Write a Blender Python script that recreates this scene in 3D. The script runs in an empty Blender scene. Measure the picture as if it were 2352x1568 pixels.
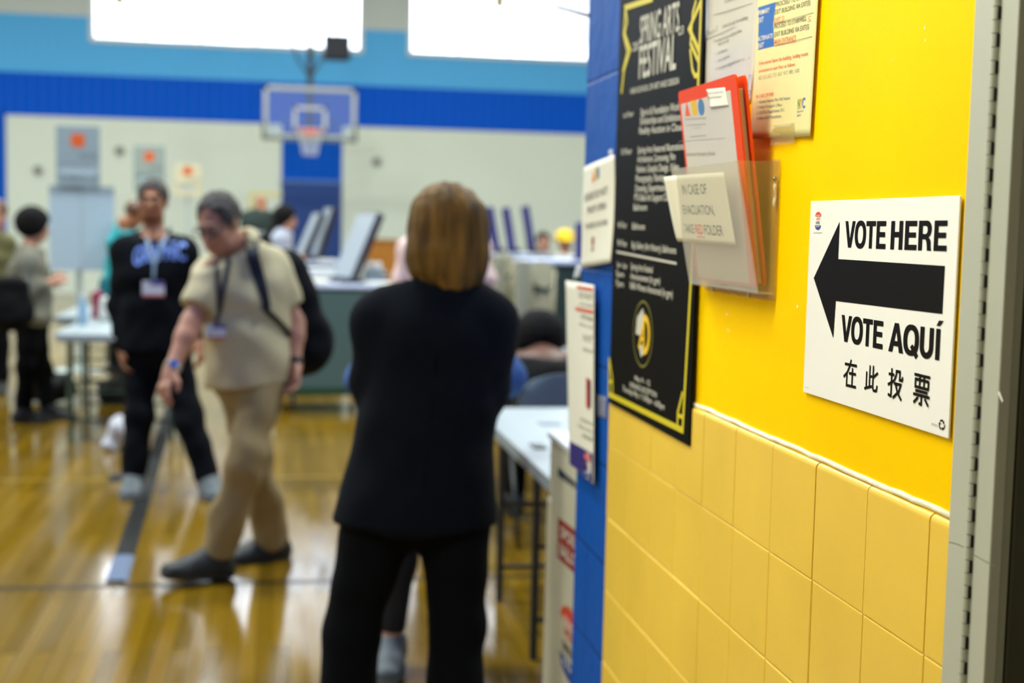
import bpy, bmesh, math, random
import numpy as np
from mathutils import Vector, Matrix
from mathutils.bvhtree import BVHTree
from mathutils.geometry import tessellate_polygon

random.seed(7)
SC = bpy.context.scene
COL = SC.collection

# ------------------------------------------------------------------ camera, world, lights
F, YAW, PITCH, ROLL = 3114.5, .1736, .0845, .0223
CAM = np.array([0., 0., 1.51])
FW = np.array([math.sin(YAW)*math.cos(PITCH), math.cos(YAW)*math.cos(PITCH), -math.sin(PITCH)])
_r = np.array([math.cos(YAW), -math.sin(YAW), 0.]); _u = np.cross(_r, FW)
RT = math.cos(ROLL)*_r + math.sin(ROLL)*_u
UP = -math.sin(ROLL)*_r + math.cos(ROLL)*_u
cd = bpy.data.cameras.new('camera'); cam = bpy.data.objects.new('camera', cd); COL.objects.link(cam)
M = Matrix.Identity(4)
for i in range(3):
    M[i][0], M[i][1], M[i][2], M[i][3] = RT[i], UP[i], -FW[i], CAM[i]
cam.matrix_world = M
cd.sensor_width = 36.0; cd.lens = F/2352*36.0
cd.clip_start = .05; cd.clip_end = 200
cd.dof.use_dof = True; cd.dof.focus_distance = 1.58; cd.dof.aperture_fstop = 3.7
SC.camera = cam

w = bpy.data.worlds.new('world'); SC.world = w; w.use_nodes = True
w.node_tree.nodes['Background'].inputs[0].default_value = (.86, .93, 1., 1)
w.node_tree.nodes['Background'].inputs[1].default_value = 5.0

_nt = w.node_tree; _tc = _nt.nodes.new('ShaderNodeTexCoord'); _ns = _nt.nodes.new('ShaderNodeTexNoise'); _ns.inputs['Scale'].default_value = 9.; _ns.inputs['Detail'].default_value = 3
_nt.links.new(_tc.outputs['Generated'], _ns.inputs['Vector']); _mr = _nt.nodes.new('ShaderNodeMapRange')
for _i, _v in ((1, .40), (2, .66), (3, 2.0), (4, 9.5)): _mr.inputs[_i].default_value = _v
_nt.links.new(_ns.outputs['Fac'], _mr.inputs[0]); _nt.links.new(_mr.outputs[0], _nt.nodes['Background'].inputs[1])

def area(name, loc, size, energy, color=(1, 1, 1), target=None, sy=None):
    l = bpy.data.lights.new(name, 'AREA'); l.energy = energy; l.color = color
    l.shape = 'RECTANGLE'; l.size = size; l.size_y = sy or size
    o = bpy.data.objects.new(name, l); COL.objects.link(o); o.location = loc
    if target is not None:
        o.rotation_euler = (Vector(target)-Vector(loc)).to_track_quat('-Z', 'Y').to_euler()
    return o

# the corridor's ceiling lamp, an added fill behind the camera, the gym's ceiling lamps
area('corridor_lamp_and_fill', (-.35, 1.55, 2.72), .5, 36, (.98, .985, .93), (-.05, 1.55, 0), 1.1)
area('corridor_lamp_and_fill', (-.2, -1.6, 2.8), .5, 11, (1., .98, .86), (-.2, -1.6, 0), 1.1)  # unseen fill added to brighten the door faces turned to the camera
for gx in (-8, -1.5, 5):
    for gy in (6.5, 13, 19.5):
        area('gym_lamp_light', (gx, gy, 7.6), 1.2, 480, (.90, .98, 1.))

vs = SC.view_settings
vs.view_transform = 'Standard'; vs.look = 'None'; vs.exposure = 0.0; vs.gamma = 1.0; vs.use_curve_mapping = False

# ------------------------------------------------------------------ where things stand
T = .1524                       # one wall tile
D = 4.4455*T                    # the yellow wall stands at x = D
TILE_TOP = 1.222

def ray(x, y): return FW + RT*(x-1176)/F - UP*(y-784)/F
def P(x, y, d): return CAM + ray(x, y)*d
def on_y(x, y, Y):
    r = ray(x, y); return CAM + r*(Y/r[1])
def on_z(x, y, Z=0.):
    r = ray(x, y); return CAM + r*((Z-CAM[2])/r[2])

class Plane:
    def __init__(s, o, ex, ez):
        s.o = np.array(o, float); s.ex = np.array(ex, float); s.ex /= np.linalg.norm(s.ex)
        s.ez = np.array(ez, float); s.ez /= np.linalg.norm(s.ez); s.n = np.cross(s.ex, s.ez)
        s.n = s.n if s.n @ (CAM-s.o) > 0 else -s.n
    def at(s, u, v, off=0.): return s.o + s.ex*u + s.ez*v + s.n*off
    def uv(s, x, y):
        r = ray(x, y); t = ((s.o-CAM) @ s.n)/(r @ s.n); q = CAM + r*t - s.o
        return np.array([q @ s.ex, q @ s.ez])

WALL = Plane((D, 0, 0), (0, -1, 0), (0, 0, 1))

# ------------------------------------------------------------------ materials
def lin(c):
    return tuple(((v/255)/12.92 if v/255 <= .04045 else ((v/255+.055)/1.055)**2.4) for v in c)

MATS = {}
def mat(name, rgb, rough=.6, metal=0., var=0., vscale=8., bump=0., bscale=60., coat=0., spec=.5, stretch=(1, 1, 1)):
    if name in MATS: return MATS[name]
    m = bpy.data.materials.new(name); m.use_nodes = True; nt = m.node_tree; b = nt.nodes['Principled BSDF']
    c = lin(rgb); b.inputs['Base Color'].default_value = (*c, 1)
    b.inputs['Roughness'].default_value = rough; b.inputs['Metallic'].default_value = metal
    b.inputs['Coat Weight'].default_value = coat; b.inputs['Specular IOR Level'].default_value = spec
    if var or bump:
        tc = nt.nodes.new('ShaderNodeTexCoord'); mp = nt.nodes.new('ShaderNodeMapping'); mp.inputs['Scale'].default_value = stretch
        nt.links.new(tc.outputs['Object'], mp.inputs[0])
    if var:
        n = nt.nodes.new('ShaderNodeTexNoise'); n.inputs['Scale'].default_value = vscale; n.inputs['Detail'].default_value = 5
        nt.links.new(mp.outputs[0], n.inputs['Vector'])
        r = nt.nodes.new('ShaderNodeValToRGB')
        r.color_ramp.elements[0].position = .3; r.color_ramp.elements[1].position = .7
        r.color_ramp.elements[0].color = (*[v*(1-var) for v in c], 1)
        r.color_ramp.elements[1].color = (*[min(1, v*(1+var)) for v in c], 1)
        nt.links.new(n.outputs['Fac'], r.inputs[0]); nt.links.new(r.outputs[0], b.inputs['Base Color'])
    if bump:
        n2 = nt.nodes.new('ShaderNodeTexNoise'); n2.inputs['Scale'].default_value = bscale; n2.inputs['Detail'].default_value = 4
        nt.links.new(mp.outputs[0], n2.inputs['Vector'])
        bp = nt.nodes.new('ShaderNodeBump'); bp.inputs['Strength'].default_value = bump; bp.inputs['Distance'].default_value = .01
        nt.links.new(n2.outputs['Fac'], bp.inputs['Height']); nt.links.new(bp.outputs[0], b.inputs['Normal'])
    MATS[name] = m
    return m

def clear_mat(name, tint, haze, rough=.05, gloss=.06, hazecol=(1, 1, 1)):
    m = bpy.data.materials.new(name); m.use_nodes = True; nt = m.node_tree
    for n in list(nt.nodes): nt.nodes.remove(n)
    out = nt.nodes.new('ShaderNodeOutputMaterial'); t = nt.nodes.new('ShaderNodeBsdfTransparent'); t.inputs[0].default_value = (*tint, 1)
    d = nt.nodes.new('ShaderNodeBsdfDiffuse'); d.inputs[0].default_value = (*hazecol, 1)
    g = nt.nodes.new('ShaderNodeBsdfGlossy'); g.inputs['Roughness'].default_value = rough
    a = nt.nodes.new('ShaderNodeMixShader'); a.inputs[0].default_value = haze
    b = nt.nodes.new('ShaderNodeMixShader'); b.inputs[0].default_value = gloss
    nt.links.new(t.outputs[0], a.inputs[1]); nt.links.new(d.outputs[0], a.inputs[2])
    nt.links.new(a.outputs[0], b.inputs[1]); nt.links.new(g.outputs[0], b.inputs[2]); nt.links.new(b.outputs[0], out.inputs[0])
    MATS[name] = m
    return m

# ------------------------------------------------------------------ mesh helpers
class MB:
    def __init__(s): s.v = []; s.f = []
    def add(s, vs_, fs):
        o = len(s.v); s.v += [tuple(map(float, p)) for p in vs_]; s.f += [tuple(i+o for i in f) for f in fs]; return s
    def box(s, lo, hi, rot=None, at=None, bevel=0., seg=2):
        bm = bmesh.new(); bmesh.ops.create_cube(bm, size=1.)
        lo, hi = Vector(lo), Vector(hi); d = hi-lo; c = (hi+lo)/2
        for v in bm.verts: v.co = Vector((v.co.x*d.x, v.co.y*d.y, v.co.z*d.z))
        if bevel: bmesh.ops.bevel(bm, geom=bm.edges[:], offset=bevel, segments=seg, profile=.5, affect='EDGES')
        Mx = Matrix.Translation(c)
        if rot is not None: Mx = Matrix.Translation(Vector(at) if at is not None else c) @ rot.to_4x4() @ Matrix.Translation(c-(Vector(at) if at is not None else c))
        bm.transform(Mx); s.bm(bm); return s
    def bm(s, bm):
        bm.verts.index_update(); s.add([v.co for v in bm.verts], [[v.index for v in f.verts] for f in bm.faces]); bm.free(); return s
    def tube(s, pts, r, n=10, flat=None):
        pts = [Vector(p) for p in pts]; rs = r if isinstance(r, (list, tuple)) else [r]*len(pts); vs_ = []; fs = []
        prev = None
        for i, p in enumerate(pts):
            t = (pts[min(i+1, len(pts)-1)]-pts[max(i-1, 0)]).normalized()
            a = prev - t*prev.dot(t) if prev is not None else t.orthogonal()
            if a.length < 1e-5: a = t.orthogonal()
            a.normalize(); prev = a; b = t.cross(a)
            for k in range(n):
                q = 2*math.pi*k/n; vs_.append(p + a*math.cos(q)*rs[i] + b*math.sin(q)*rs[i])
        for i in range(len(pts)-1):
            for k in range(n): fs.append((i*n+k, i*n+(k+1) % n, (i+1)*n+(k+1) % n, (i+1)*n+k))
        fs.append(tuple(range(n-1, -1, -1))); fs.append(tuple((len(pts)-1)*n+k for k in range(n)))
        return s.add(vs_, fs)
    def ball(s, c, r, n=16):
        bm = bmesh.new(); bmesh.ops.create_uvsphere(bm, u_segments=n, v_segments=n//2, radius=1.)
        r = (r, r, r) if not hasattr(r, '__len__') else r
        for v in bm.verts: v.co = Vector((v.co.x*r[0]+c[0], v.co.y*r[1]+c[1], v.co.z*r[2]+c[2]))
        return s.bm(bm)
    def ribbon(s, pts, side, wd, th):
        # a strap: rectangular section swept along pts, wide along side
        vs_, fs = [], []; pts = [Vector(p) for p in pts]
        for i, p in enumerate(pts):
            t = (pts[min(i+1, len(pts)-1)]-pts[max(i-1, 0)]).normalized(); a = Vector(side[i] if isinstance(side, list) else side)
            a = (a-t*a.dot(t)).normalized(); b = t.cross(a)
            vs_ += [p-a*wd/2-b*th/2, p+a*wd/2-b*th/2, p+a*wd/2+b*th/2, p-a*wd/2+b*th/2]
        for i in range(len(pts)-1):
            for k in range(4): fs.append((i*4+k, i*4+(k+1) % 4, i*4+4+(k+1) % 4, i*4+4+k))
        n = (len(pts)-1)*4; fs += [(3, 2, 1, 0), (n, n+1, n+2, n+3)]
        return s.add(vs_, fs)
    def build(s, name, m, parent=None, smooth=False, origin=None):
        if not isinstance(s.v, np.ndarray): vv = np.array(s.v, float).reshape(-1, 3)
        else: vv = s.v
        if parent is not None: vv = vv - np.array(world_of(parent))
        elif origin is not None: vv = vv - np.array(origin)
        me = bpy.data.meshes.new(name); me.from_pydata([tuple(p) for p in vv], [], s.f)
        me.materials.append(m); me.update()
        o = bpy.data.objects.new(name, me); COL.objects.link(o)
        if smooth:
            me.polygons.foreach_set('use_smooth', [True]*len(me.polygons))
            if smooth == 'auto': me.set_sharp_from_angle(angle=.6)
        if parent is not None: o.parent = parent
        elif origin is not None: o.location = origin
        return o

def world_of(o):
    p = np.array(o.location)
    while o.parent is not None: o = o.parent; p = p + np.array(o.location)
    return p

def tag(o, label, cat, group=None):
    o['label'] = label; o['category'] = cat
    if group: o['group'] = group
    return o
def thing(name, loc, label, cat, group=None):
    o = bpy.data.objects.new(name, None); COL.objects.link(o); o.location = tuple(loc); o.empty_display_size = .1
    return tag(o, label, cat, group)
def struct(o): o['kind'] = 'structure'; return o
def copy_tree(o, parent=None):
    c = o.copy(); COL.objects.link(c)
    if parent is not None: c.parent = parent
    for ch in list(o.children): copy_tree(ch, c)
    return c

# ------------------------------------------------------------------ writing and flat print
CAPH = None
_tcache = {}
def text_tris(body, bold=0.):
    global CAPH
    def raw(t):
        c = bpy.data.curves.new('t', 'FONT'); c.body = t; c.size = 1.; c.offset = bold; c.resolution_u = 3; c.fill_mode = 'FRONT'
        o = bpy.data.objects.new('t', c); COL.objects.link(o)
        me = bpy.data.meshes.new_from_object(o.evaluated_get(bpy.context.evaluated_depsgraph_get()))
        me.calc_loop_triangles()
        v = np.array([x.co[:] for x in me.vertices]).reshape(-1, 3)[:, :2]; f = [tuple(x.vertices) for x in me.loop_triangles]
        bpy.data.objects.remove(o); bpy.data.curves.remove(c); bpy.data.meshes.remove(me)
        return v, f
    if CAPH is None: CAPH = raw('H')[0][:, 1].max()
    k = (body, bold)
    if k not in _tcache: _tcache[k] = raw(body)
    return _tcache[k]

class Ink:
    """print of one colour lying on a plane"""
    def __init__(s, plane, off=.0006, page=None): s.p = plane; s.off = off; s.mb = MB(); s.k = 0; s.page = page
    def lift(s, a, b):
        if s.page is None: return 0.
        (tl, tr, br, bl), fn = s.page; st_ = np.linalg.solve(np.array([(tr-tl+br-bl)/2, (bl-tl+br-tr)/2]).T, np.array((a, b))-tl)
        return fn(min(1, max(0, st_[0])), min(1, max(0, st_[1])))
    def tris(s, uv, f, off=None):
        s.k += 1; e = (s.off if off is None else off)+s.k*6e-6
        s.mb.add([s.p.at(a, b, e+s.lift(a, b)) for a, b in uv], f)
    def poly(s, pts, holes=(), off=None):
        loops = [[Vector((a, b, 0)) for a, b in l] for l in (pts, *holes)]
        f = tessellate_polygon(loops); s.tris([q for l in (pts, *holes) for q in l], f, off)
    def poly_px(s, pts, off=None): s.poly([tuple(s.p.uv(*q)) for q in pts], (), off)
    def line(s, pts, th, off=None):
        pts = [np.array(q, float) for q in pts]
        L, R = [], []
        for i, q in enumerate(pts):
            t0 = pts[i]-pts[i-1] if i else pts[1]-pts[0]; t1 = pts[i+1]-pts[i] if i < len(pts)-1 else t0
            t0 = t0/np.linalg.norm(t0); t1 = t1/np.linalg.norm(t1); n0 = np.array([-t0[1], t0[0]]); n1 = np.array([-t1[1], t1[0]])
            m = n0+n1; m /= np.linalg.norm(m); k = th/2/max(.35, m @ n0)
            L.append(q+m*k); R.append(q-m*k)
        n = len(pts)
        s.tris(L+R, [(i, i+1, n+i+1, n+i) for i in range(n-1)], off)
    def line_px(s, pts, th, off=None): s.line([s.p.uv(*q) for q in pts], th, off)
    def text(s, body, a, b, h, bold=0., slant=0.):
        a, b = np.array(a, float), np.array(b, float); v, f = text_tris(body, bold)
        if len(v) == 0: return
        x0, x1 = v[:, 0].min(), v[:, 0].max(); e = b-a
        q = [(a + e*((x-x0)/(x1-x0)) + np.array([slant*y/CAPH*h, h*y/CAPH])) for x, y in v]
        s.tris(q, f)
    def text_px(s, body, a, b, ytop, bold=0.):
        A, B = s.p.uv(*a), s.p.uv(*b); h = s.p.uv(a[0], ytop)[1]-A[1]; s.text(body, A, B, h, bold)
    def ellipse(s, c, rx, ry, a0=0., a1=360., n=36, off=None):
        s.poly([(c[0]+rx*math.cos(math.radians(a0+(a1-a0)*i/n)), c[1]+ry*math.sin(math.radians(a0+(a1-a0)*i/n))) for i in range(n+(0 if a1-a0 >= 360 else 1))], (), off)
    def ring(s, c, rx, ry, th, n=40):
        o = [(c[0]+rx*math.cos(2*math.pi*i/n), c[1]+ry*math.sin(2*math.pi*i/n)) for i in range(n)]
        i_ = [(c[0]+(rx-th)*math.cos(2*math.pi*i/n), c[1]+(ry-th)*math.sin(2*math.pi*i/n)) for i in range(n)]
        s.tris(o+i_, [(i, (i+1) % n, n+(i+1) % n, n+i) for i in range(n)])
    def build(s, name, m, parent): return s.mb.build(name, m, parent)

def sheet(plane, tl, tr, br, bl, off=lambda a, b: .0, th=.0004, nx=8, ny=10):
    """a sheet of paper: uv corners, off(s,t) lifts it from the plane"""
    mb = MB(); vs_ = []
    for side in (1, 0):
        for j in range(ny+1):
            for i in range(nx+1):
                a, b = i/nx, j/ny
                q = (np.array(tl)*(1-a)+np.array(tr)*a)*(1-b) + (np.array(bl)*(1-a)+np.array(br)*a)*b
                vs_.append(plane.at(q[0], q[1], off(a, b)+th*side))
    n = (nx+1)*(ny+1); fs = []; W_ = nx+1
    for j in range(ny):
        for i in range(nx):
            a = j*W_+i; fs.append((a, a+W_, a+W_+1, a+1)); fs.append((n+a, n+a+1, n+a+W_+1, n+a+W_))
    edge = [i for i in range(nx)] + [j*W_+nx for j in range(ny)] + [ny*W_+i for i in range(nx, 0, -1)] + [j*W_ for j in range(ny, 0, -1)]
    for k in range(len(edge)):
        a, b = edge[k], edge[(k+1) % len(edge)]; fs.append((a, b, n+b, n+a))
    return mb.add(vs_, fs)

# ------------------------------------------------------------------ solid shapes from distance fields (bodies, clothes, hair, bags)
def V3(*a): return np.array(a, float)
def nrm(v): v = np.asarray(v, float); return v/np.linalg.norm(v)
class Sdf:
    def __init__(s): s.ops = []; s.waves = []
    def cone(s, a, b, ra, rb, k=.03, cap=False): s.ops.append(('c', V3(*a), V3(*b), ra, rb, k, cap)); return s
    def econe(s, a, b, side, ra, rb, k=.03, cap=False): s.ops.append(('e', V3(*a), V3(*b), nrm(side), ra, rb, k, cap)); return s
    def ell(s, c, r, k=.03, R=None, sub=False): s.ops.append(('s', V3(*c), V3(*r), np.eye(3) if R is None else R, k, sub)); return s
    def cut(s, p, n): s.ops.append(('p', V3(*p), nrm(n))); return s
    def wave(s, n, freq, amp, ph=0.): s.waves.append((nrm(n)*freq, amp, ph)); return s
    def mesh(s, h):
        lo, hi = V3(9e9, 9e9, 9e9), V3(-9e9, -9e9, -9e9)
        for o in s.ops:
            if o[0] == 'c': q = [(o[1], o[3]), (o[2], o[4])]
            elif o[0] == 'e': q = [(o[1], max(o[4])), (o[2], max(o[5]))]
            elif o[0] == 's' and not o[5]: q = [(o[1], max(o[2]))]
            else: continue
            for c, r in q: lo = np.minimum(lo, c-r); hi = np.maximum(hi, c+r)
        lo -= 3*h+.012; hi += 3*h+.012
        n = np.ceil((hi-lo)/h).astype(int)+1
        ax = [(lo[i]+h*np.arange(n[i])).astype(np.float32) for i in range(3)]
        G = np.full(n, .25, np.float32)
        for o in s.ops:
            if o[0] == 'p':
                d = (ax[0][:, None, None]-o[1][0])*o[2][0]+(ax[1][None, :, None]-o[1][1])*o[2][1]+(ax[2][None, None, :]-o[1][2])*o[2][2]
                G = np.maximum(G, d.astype(np.float32)); continue
            if o[0] == 'c': a, b, r = o[1], o[2], max(o[3], o[4]); k = o[5]; bl, bh = np.minimum(a, b)-r, np.maximum(a, b)+r
            elif o[0] == 'e': a, b = o[1], o[2]; r = max(*o[4], *o[5]); k = o[6]; bl, bh = np.minimum(a, b)-r, np.maximum(a, b)+r
            else: r = max(o[2]); k = o[4]; bl, bh = o[1]-r, o[1]+r
            pad = k+2*h+.012
            i0 = np.clip(np.floor((bl-pad-lo)/h).astype(int), 0, n-1); i1 = np.clip(np.ceil((bh+pad-lo)/h).astype(int)+1, 1, n)
            if (i1 <= i0).any(): continue
            sl = tuple(slice(i0[i], i1[i]) for i in range(3))
            X = ax[0][sl[0]][:, None, None]; Y = ax[1][sl[1]][None, :, None]; Z = ax[2][sl[2]][None, None, :]
            if o[0] == 's':
                c, rr, R = o[1], o[2], o[3]; x, y, z = X-c[0], Y-c[1], Z-c[2]
                u = [(x*R[0, i]+y*R[1, i]+z*R[2, i])/rr[i] for i in range(3)]
                q = np.sqrt(u[0]**2+u[1]**2+u[2]**2)
                g = np.sqrt((u[0]/rr[0])**2+(u[1]/rr[1])**2+(u[2]/rr[2])**2)
                d = q*(q-1)/np.maximum(g, 1e-4); sub = o[5]
            else:
                sub = False; ab = b-a; L = np.linalg.norm(ab); t_ = ab/L
                x, y, z = X-a[0], Y-a[1], Z-a[2]
                al = x*t_[0]+y*t_[1]+z*t_[2]; t = np.clip(al/L, 0, 1)
                if o[0] == 'c':
                    px, py, pz = x-t*ab[0], y-t*ab[1], z-t*ab[2]
                    d = np.sqrt(px*px+py*py+pz*pz)-(o[3]+(o[4]-o[3])*t); cap = o[6]
                else:
                    sd = o[3]-t_*(o[3] @ t_); sd /= np.linalg.norm(sd); dp = np.cross(t_, sd)
                    u = x*sd[0]+y*sd[1]+z*sd[2]; v = x*dp[0]+y*dp[1]+z*dp[2]; e = al-t*L
                    ru = o[4][0]+(o[5][0]-o[4][0])*t; rv = o[4][1]+(o[5][1]-o[4][1])*t; re = np.minimum(ru, rv)
                    q = np.sqrt((u/ru)**2+(v/rv)**2+(e/re)**2); g = np.sqrt((u/ru/ru)**2+(v/rv/rv)**2+(e/re/re)**2)
                    d = q*(q-1)/np.maximum(g, 1e-4); cap = o[7]
                if cap: d = np.maximum(d, al-L)
            S = G[sl]; d = d.astype(np.float32)
            if sub:
                hh = np.clip(.5-.5*(S+d)/k, 0, 1); G[sl] = S*(1-hh)-d*hh+k*hh*(1-hh)
            else:
                hh = np.clip(.5+.5*(S-d)/k, 0, 1); G[sl] = S*(1-hh)+d*hh-k*hh*(1-hh)
        for w_, amp, ph in s.waves:
            a = ax[0][:, None, None]*w_[0]+ax[1][None, :, None]*w_[1]+ax[2][None, None, :]*w_[2]+ph
            a = a + 1.3*np.sin(ax[2]*11+ph)[None, None, :] + 1.1*np.sin(ax[0]*13+ph*2)[:, None, None]
            G = G + (amp*np.sin(a)).astype(np.float32)
        return surface_net(G, lo, h)

def surface_net(G, lo, h):
    s = G < 0
    c = [s[i:s.shape[0]-1+i, j:s.shape[1]-1+j, k:s.shape[2]-1+k] for i in (0, 1) for j in (0, 1) for k in (0, 1)]
    cnt = sum(x.astype(np.int8) for x in c); act = np.argwhere((cnt > 0) & (cnt < 8))
    idx = -np.ones(cnt.shape, np.int64); idx[tuple(act.T)] = np.arange(len(act))
    pos = np.zeros((len(act), 3)); num = np.zeros(len(act))
    off = [(i, j, k) for i in (0, 1) for j in (0, 1) for k in (0, 1)]
    val = {o: G[act[:, 0]+o[0], act[:, 1]+o[1], act[:, 2]+o[2]] for o in off}
    for a in off:
        for d in range(3):
            if a[d]: continue
            b = list(a); b[d] = 1; b = tuple(b); va, vb = val[a], val[b]; m = (va < 0) != (vb < 0)
            t = np.where(m, va/np.where(m, va-vb, 1), 0)
            p = np.array(a, float)[None, :]+np.zeros((len(act), 3)); p[:, d] += t
            pos[m] += p[m]; num[m] += 1
    verts = lo+(act+pos/num[:, None])*h
    quads = []
    for d in range(3):
        a = [slice(None)]*3; b = [slice(None)]*3; a[d] = slice(0, -1); b[d] = slice(1, None)
        s0, s1 = s[tuple(a)], s[tuple(b)]; e = np.argwhere(s0 != s1); u, v = (d+1) % 3, (d+2) % 3
        e = e[(e[:, u] > 0) & (e[:, v] > 0) & (e[:, u] < s.shape[u]-1) & (e[:, v] < s.shape[v]-1)]
        def cell(du, dv):
            q = e.copy(); q[:, u] -= du; q[:, v] -= dv; return idx[q[:, 0], q[:, 1], q[:, 2]]
        q = np.stack([cell(1, 1), cell(0, 1), cell(0, 0), cell(1, 0)], 1); fl = ~s0[tuple(e.T)]; q[fl] = q[fl][:, ::-1]
        quads.append(q)
    return verts, np.concatenate(quads)

def build_sdf(sd, h, name, m, parent=None, origin=None, smooth_it=2):
    v, q = sd.mesh(h)
    me = bpy.data.meshes.new(name)
    base = world_of(parent) if parent is not None else np.array(origin if origin is not None else (0, 0, 0))
    # a light Laplacian pass takes the grid steps out of the surface
    e = np.concatenate([q[:, [0, 1]], q[:, [1, 2]], q[:, [2, 3]], q[:, [3, 0]]])
    for _ in range(smooth_it):
        acc = np.zeros_like(v); n = np.zeros(len(v))
        np.add.at(acc, e[:, 0], v[e[:, 1]]); np.add.at(n, e[:, 0], 1)
        np.add.at(acc, e[:, 1], v[e[:, 0]]); np.add.at(n, e[:, 1], 1)
        v = v*.5+.5*acc/np.maximum(n, 1)[:, None]
    v = v-base
    me.vertices.add(len(v)); me.vertices.foreach_set('co', v.astype(np.float32).ravel())
    me.loops.add(q.size); me.loops.foreach_set('vertex_index', q.astype(np.int32).ravel())
    me.polygons.add(len(q)); me.polygons.foreach_set('loop_start', np.arange(0, q.size, 4, dtype=np.int32))
    me.update(calc_edges=True); me.validate()
    me.polygons.foreach_set('use_smooth', np.ones(len(me.polygons), bool))
    me.materials.append(m)
    o = bpy.data.objects.new(name, me); COL.objects.link(o)
    if parent is not None: o.parent = parent
    elif origin is not None: o.location = tuple(origin)
    return o

# ------------------------------------------------------------------ setting materials
def floor_mat():
    m = bpy.data.materials.new('gym_floor_wood'); m.use_nodes = True; nt = m.node_tree; b = nt.nodes['Principled BSDF']
    tc = nt.nodes.new('ShaderNodeTexCoord'); mp = nt.nodes.new('ShaderNodeMapping'); mp.inputs['Rotation'].default_value = (0, 0, math.pi/2)
    nt.links.new(tc.outputs['Object'], mp.inputs[0])
    br = nt.nodes.new('ShaderNodeTexBrick'); br.inputs['Scale'].default_value = 1.; br.inputs['Brick Width'].default_value = 1.1; br.inputs['Row Height'].default_value = .058
    br.inputs['Mortar Size'].default_value = .0012; br.offset = .37
    br.inputs['Color1'].default_value = (*lin((138, 106, 24)), 1); br.inputs['Color2'].default_value = (*lin((112, 86, 14)), 1); br.inputs['Mortar'].default_value = (*lin((84, 62, 14)), 1)
    nt.links.new(mp.outputs[0], br.inputs['Vector'])
    n = nt.nodes.new('ShaderNodeTexNoise'); n.inputs['Scale'].default_value = 1.1; n.inputs['Detail'].default_value = 6
    mp2 = nt.nodes.new('ShaderNodeMapping'); mp2.inputs['Scale'].default_value = (3.2, .35, 1); nt.links.new(tc.outputs['Object'], mp2.inputs[0]); nt.links.new(mp2.outputs[0], n.inputs['Vector'])
    mx = nt.nodes.new('ShaderNodeMix'); mx.data_type = 'RGBA'; mx.blend_type = 'MULTIPLY'; mx.inputs[0].default_value = .6
    rp = nt.nodes.new('ShaderNodeValToRGB'); rp.color_ramp.elements[0].position = .3; rp.color_ramp.elements[0].color = (.62, .6, .5, 1); rp.color_ramp.elements[1].position = .72
    nt.links.new(n.outputs['Fac'], rp.inputs[0]); nt.links.new(br.outputs['Color'], mx.inputs[6]); nt.links.new(rp.outputs[0], mx.inputs[7]); nt.links.new(mx.outputs[2], b.inputs['Base Color'])
    b.inputs['Roughness'].default_value = .16; b.inputs['Specular IOR Level'].default_value = .5
    n2 = nt.nodes.new('ShaderNodeTexNoise'); n2.inputs['Scale'].default_value = 2.4; n2.inputs['Detail'].default_value = 3; nt.links.new(mp2.outputs[0], n2.inputs['Vector'])
    r2 = nt.nodes.new('ShaderNodeMapRange'); r2.inputs[1].default_value = .35; r2.inputs[2].default_value = .7; r2.inputs[3].default_value = .07; r2.inputs[4].default_value = .26
    nt.links.new(n2.outputs['Fac'], r2.inputs[0]); nt.links.new(r2.outputs[0], b.inputs['Roughness'])
    bp = nt.nodes.new('ShaderNodeBump'); bp.inputs['Strength'].default_value = .05; bp.inputs['Distance'].default_value = .01
    nt.links.new(n2.outputs['Fac'], bp.inputs['Height']); nt.links.new(bp.outputs[0], b.inputs['Normal'])
    return m

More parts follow.
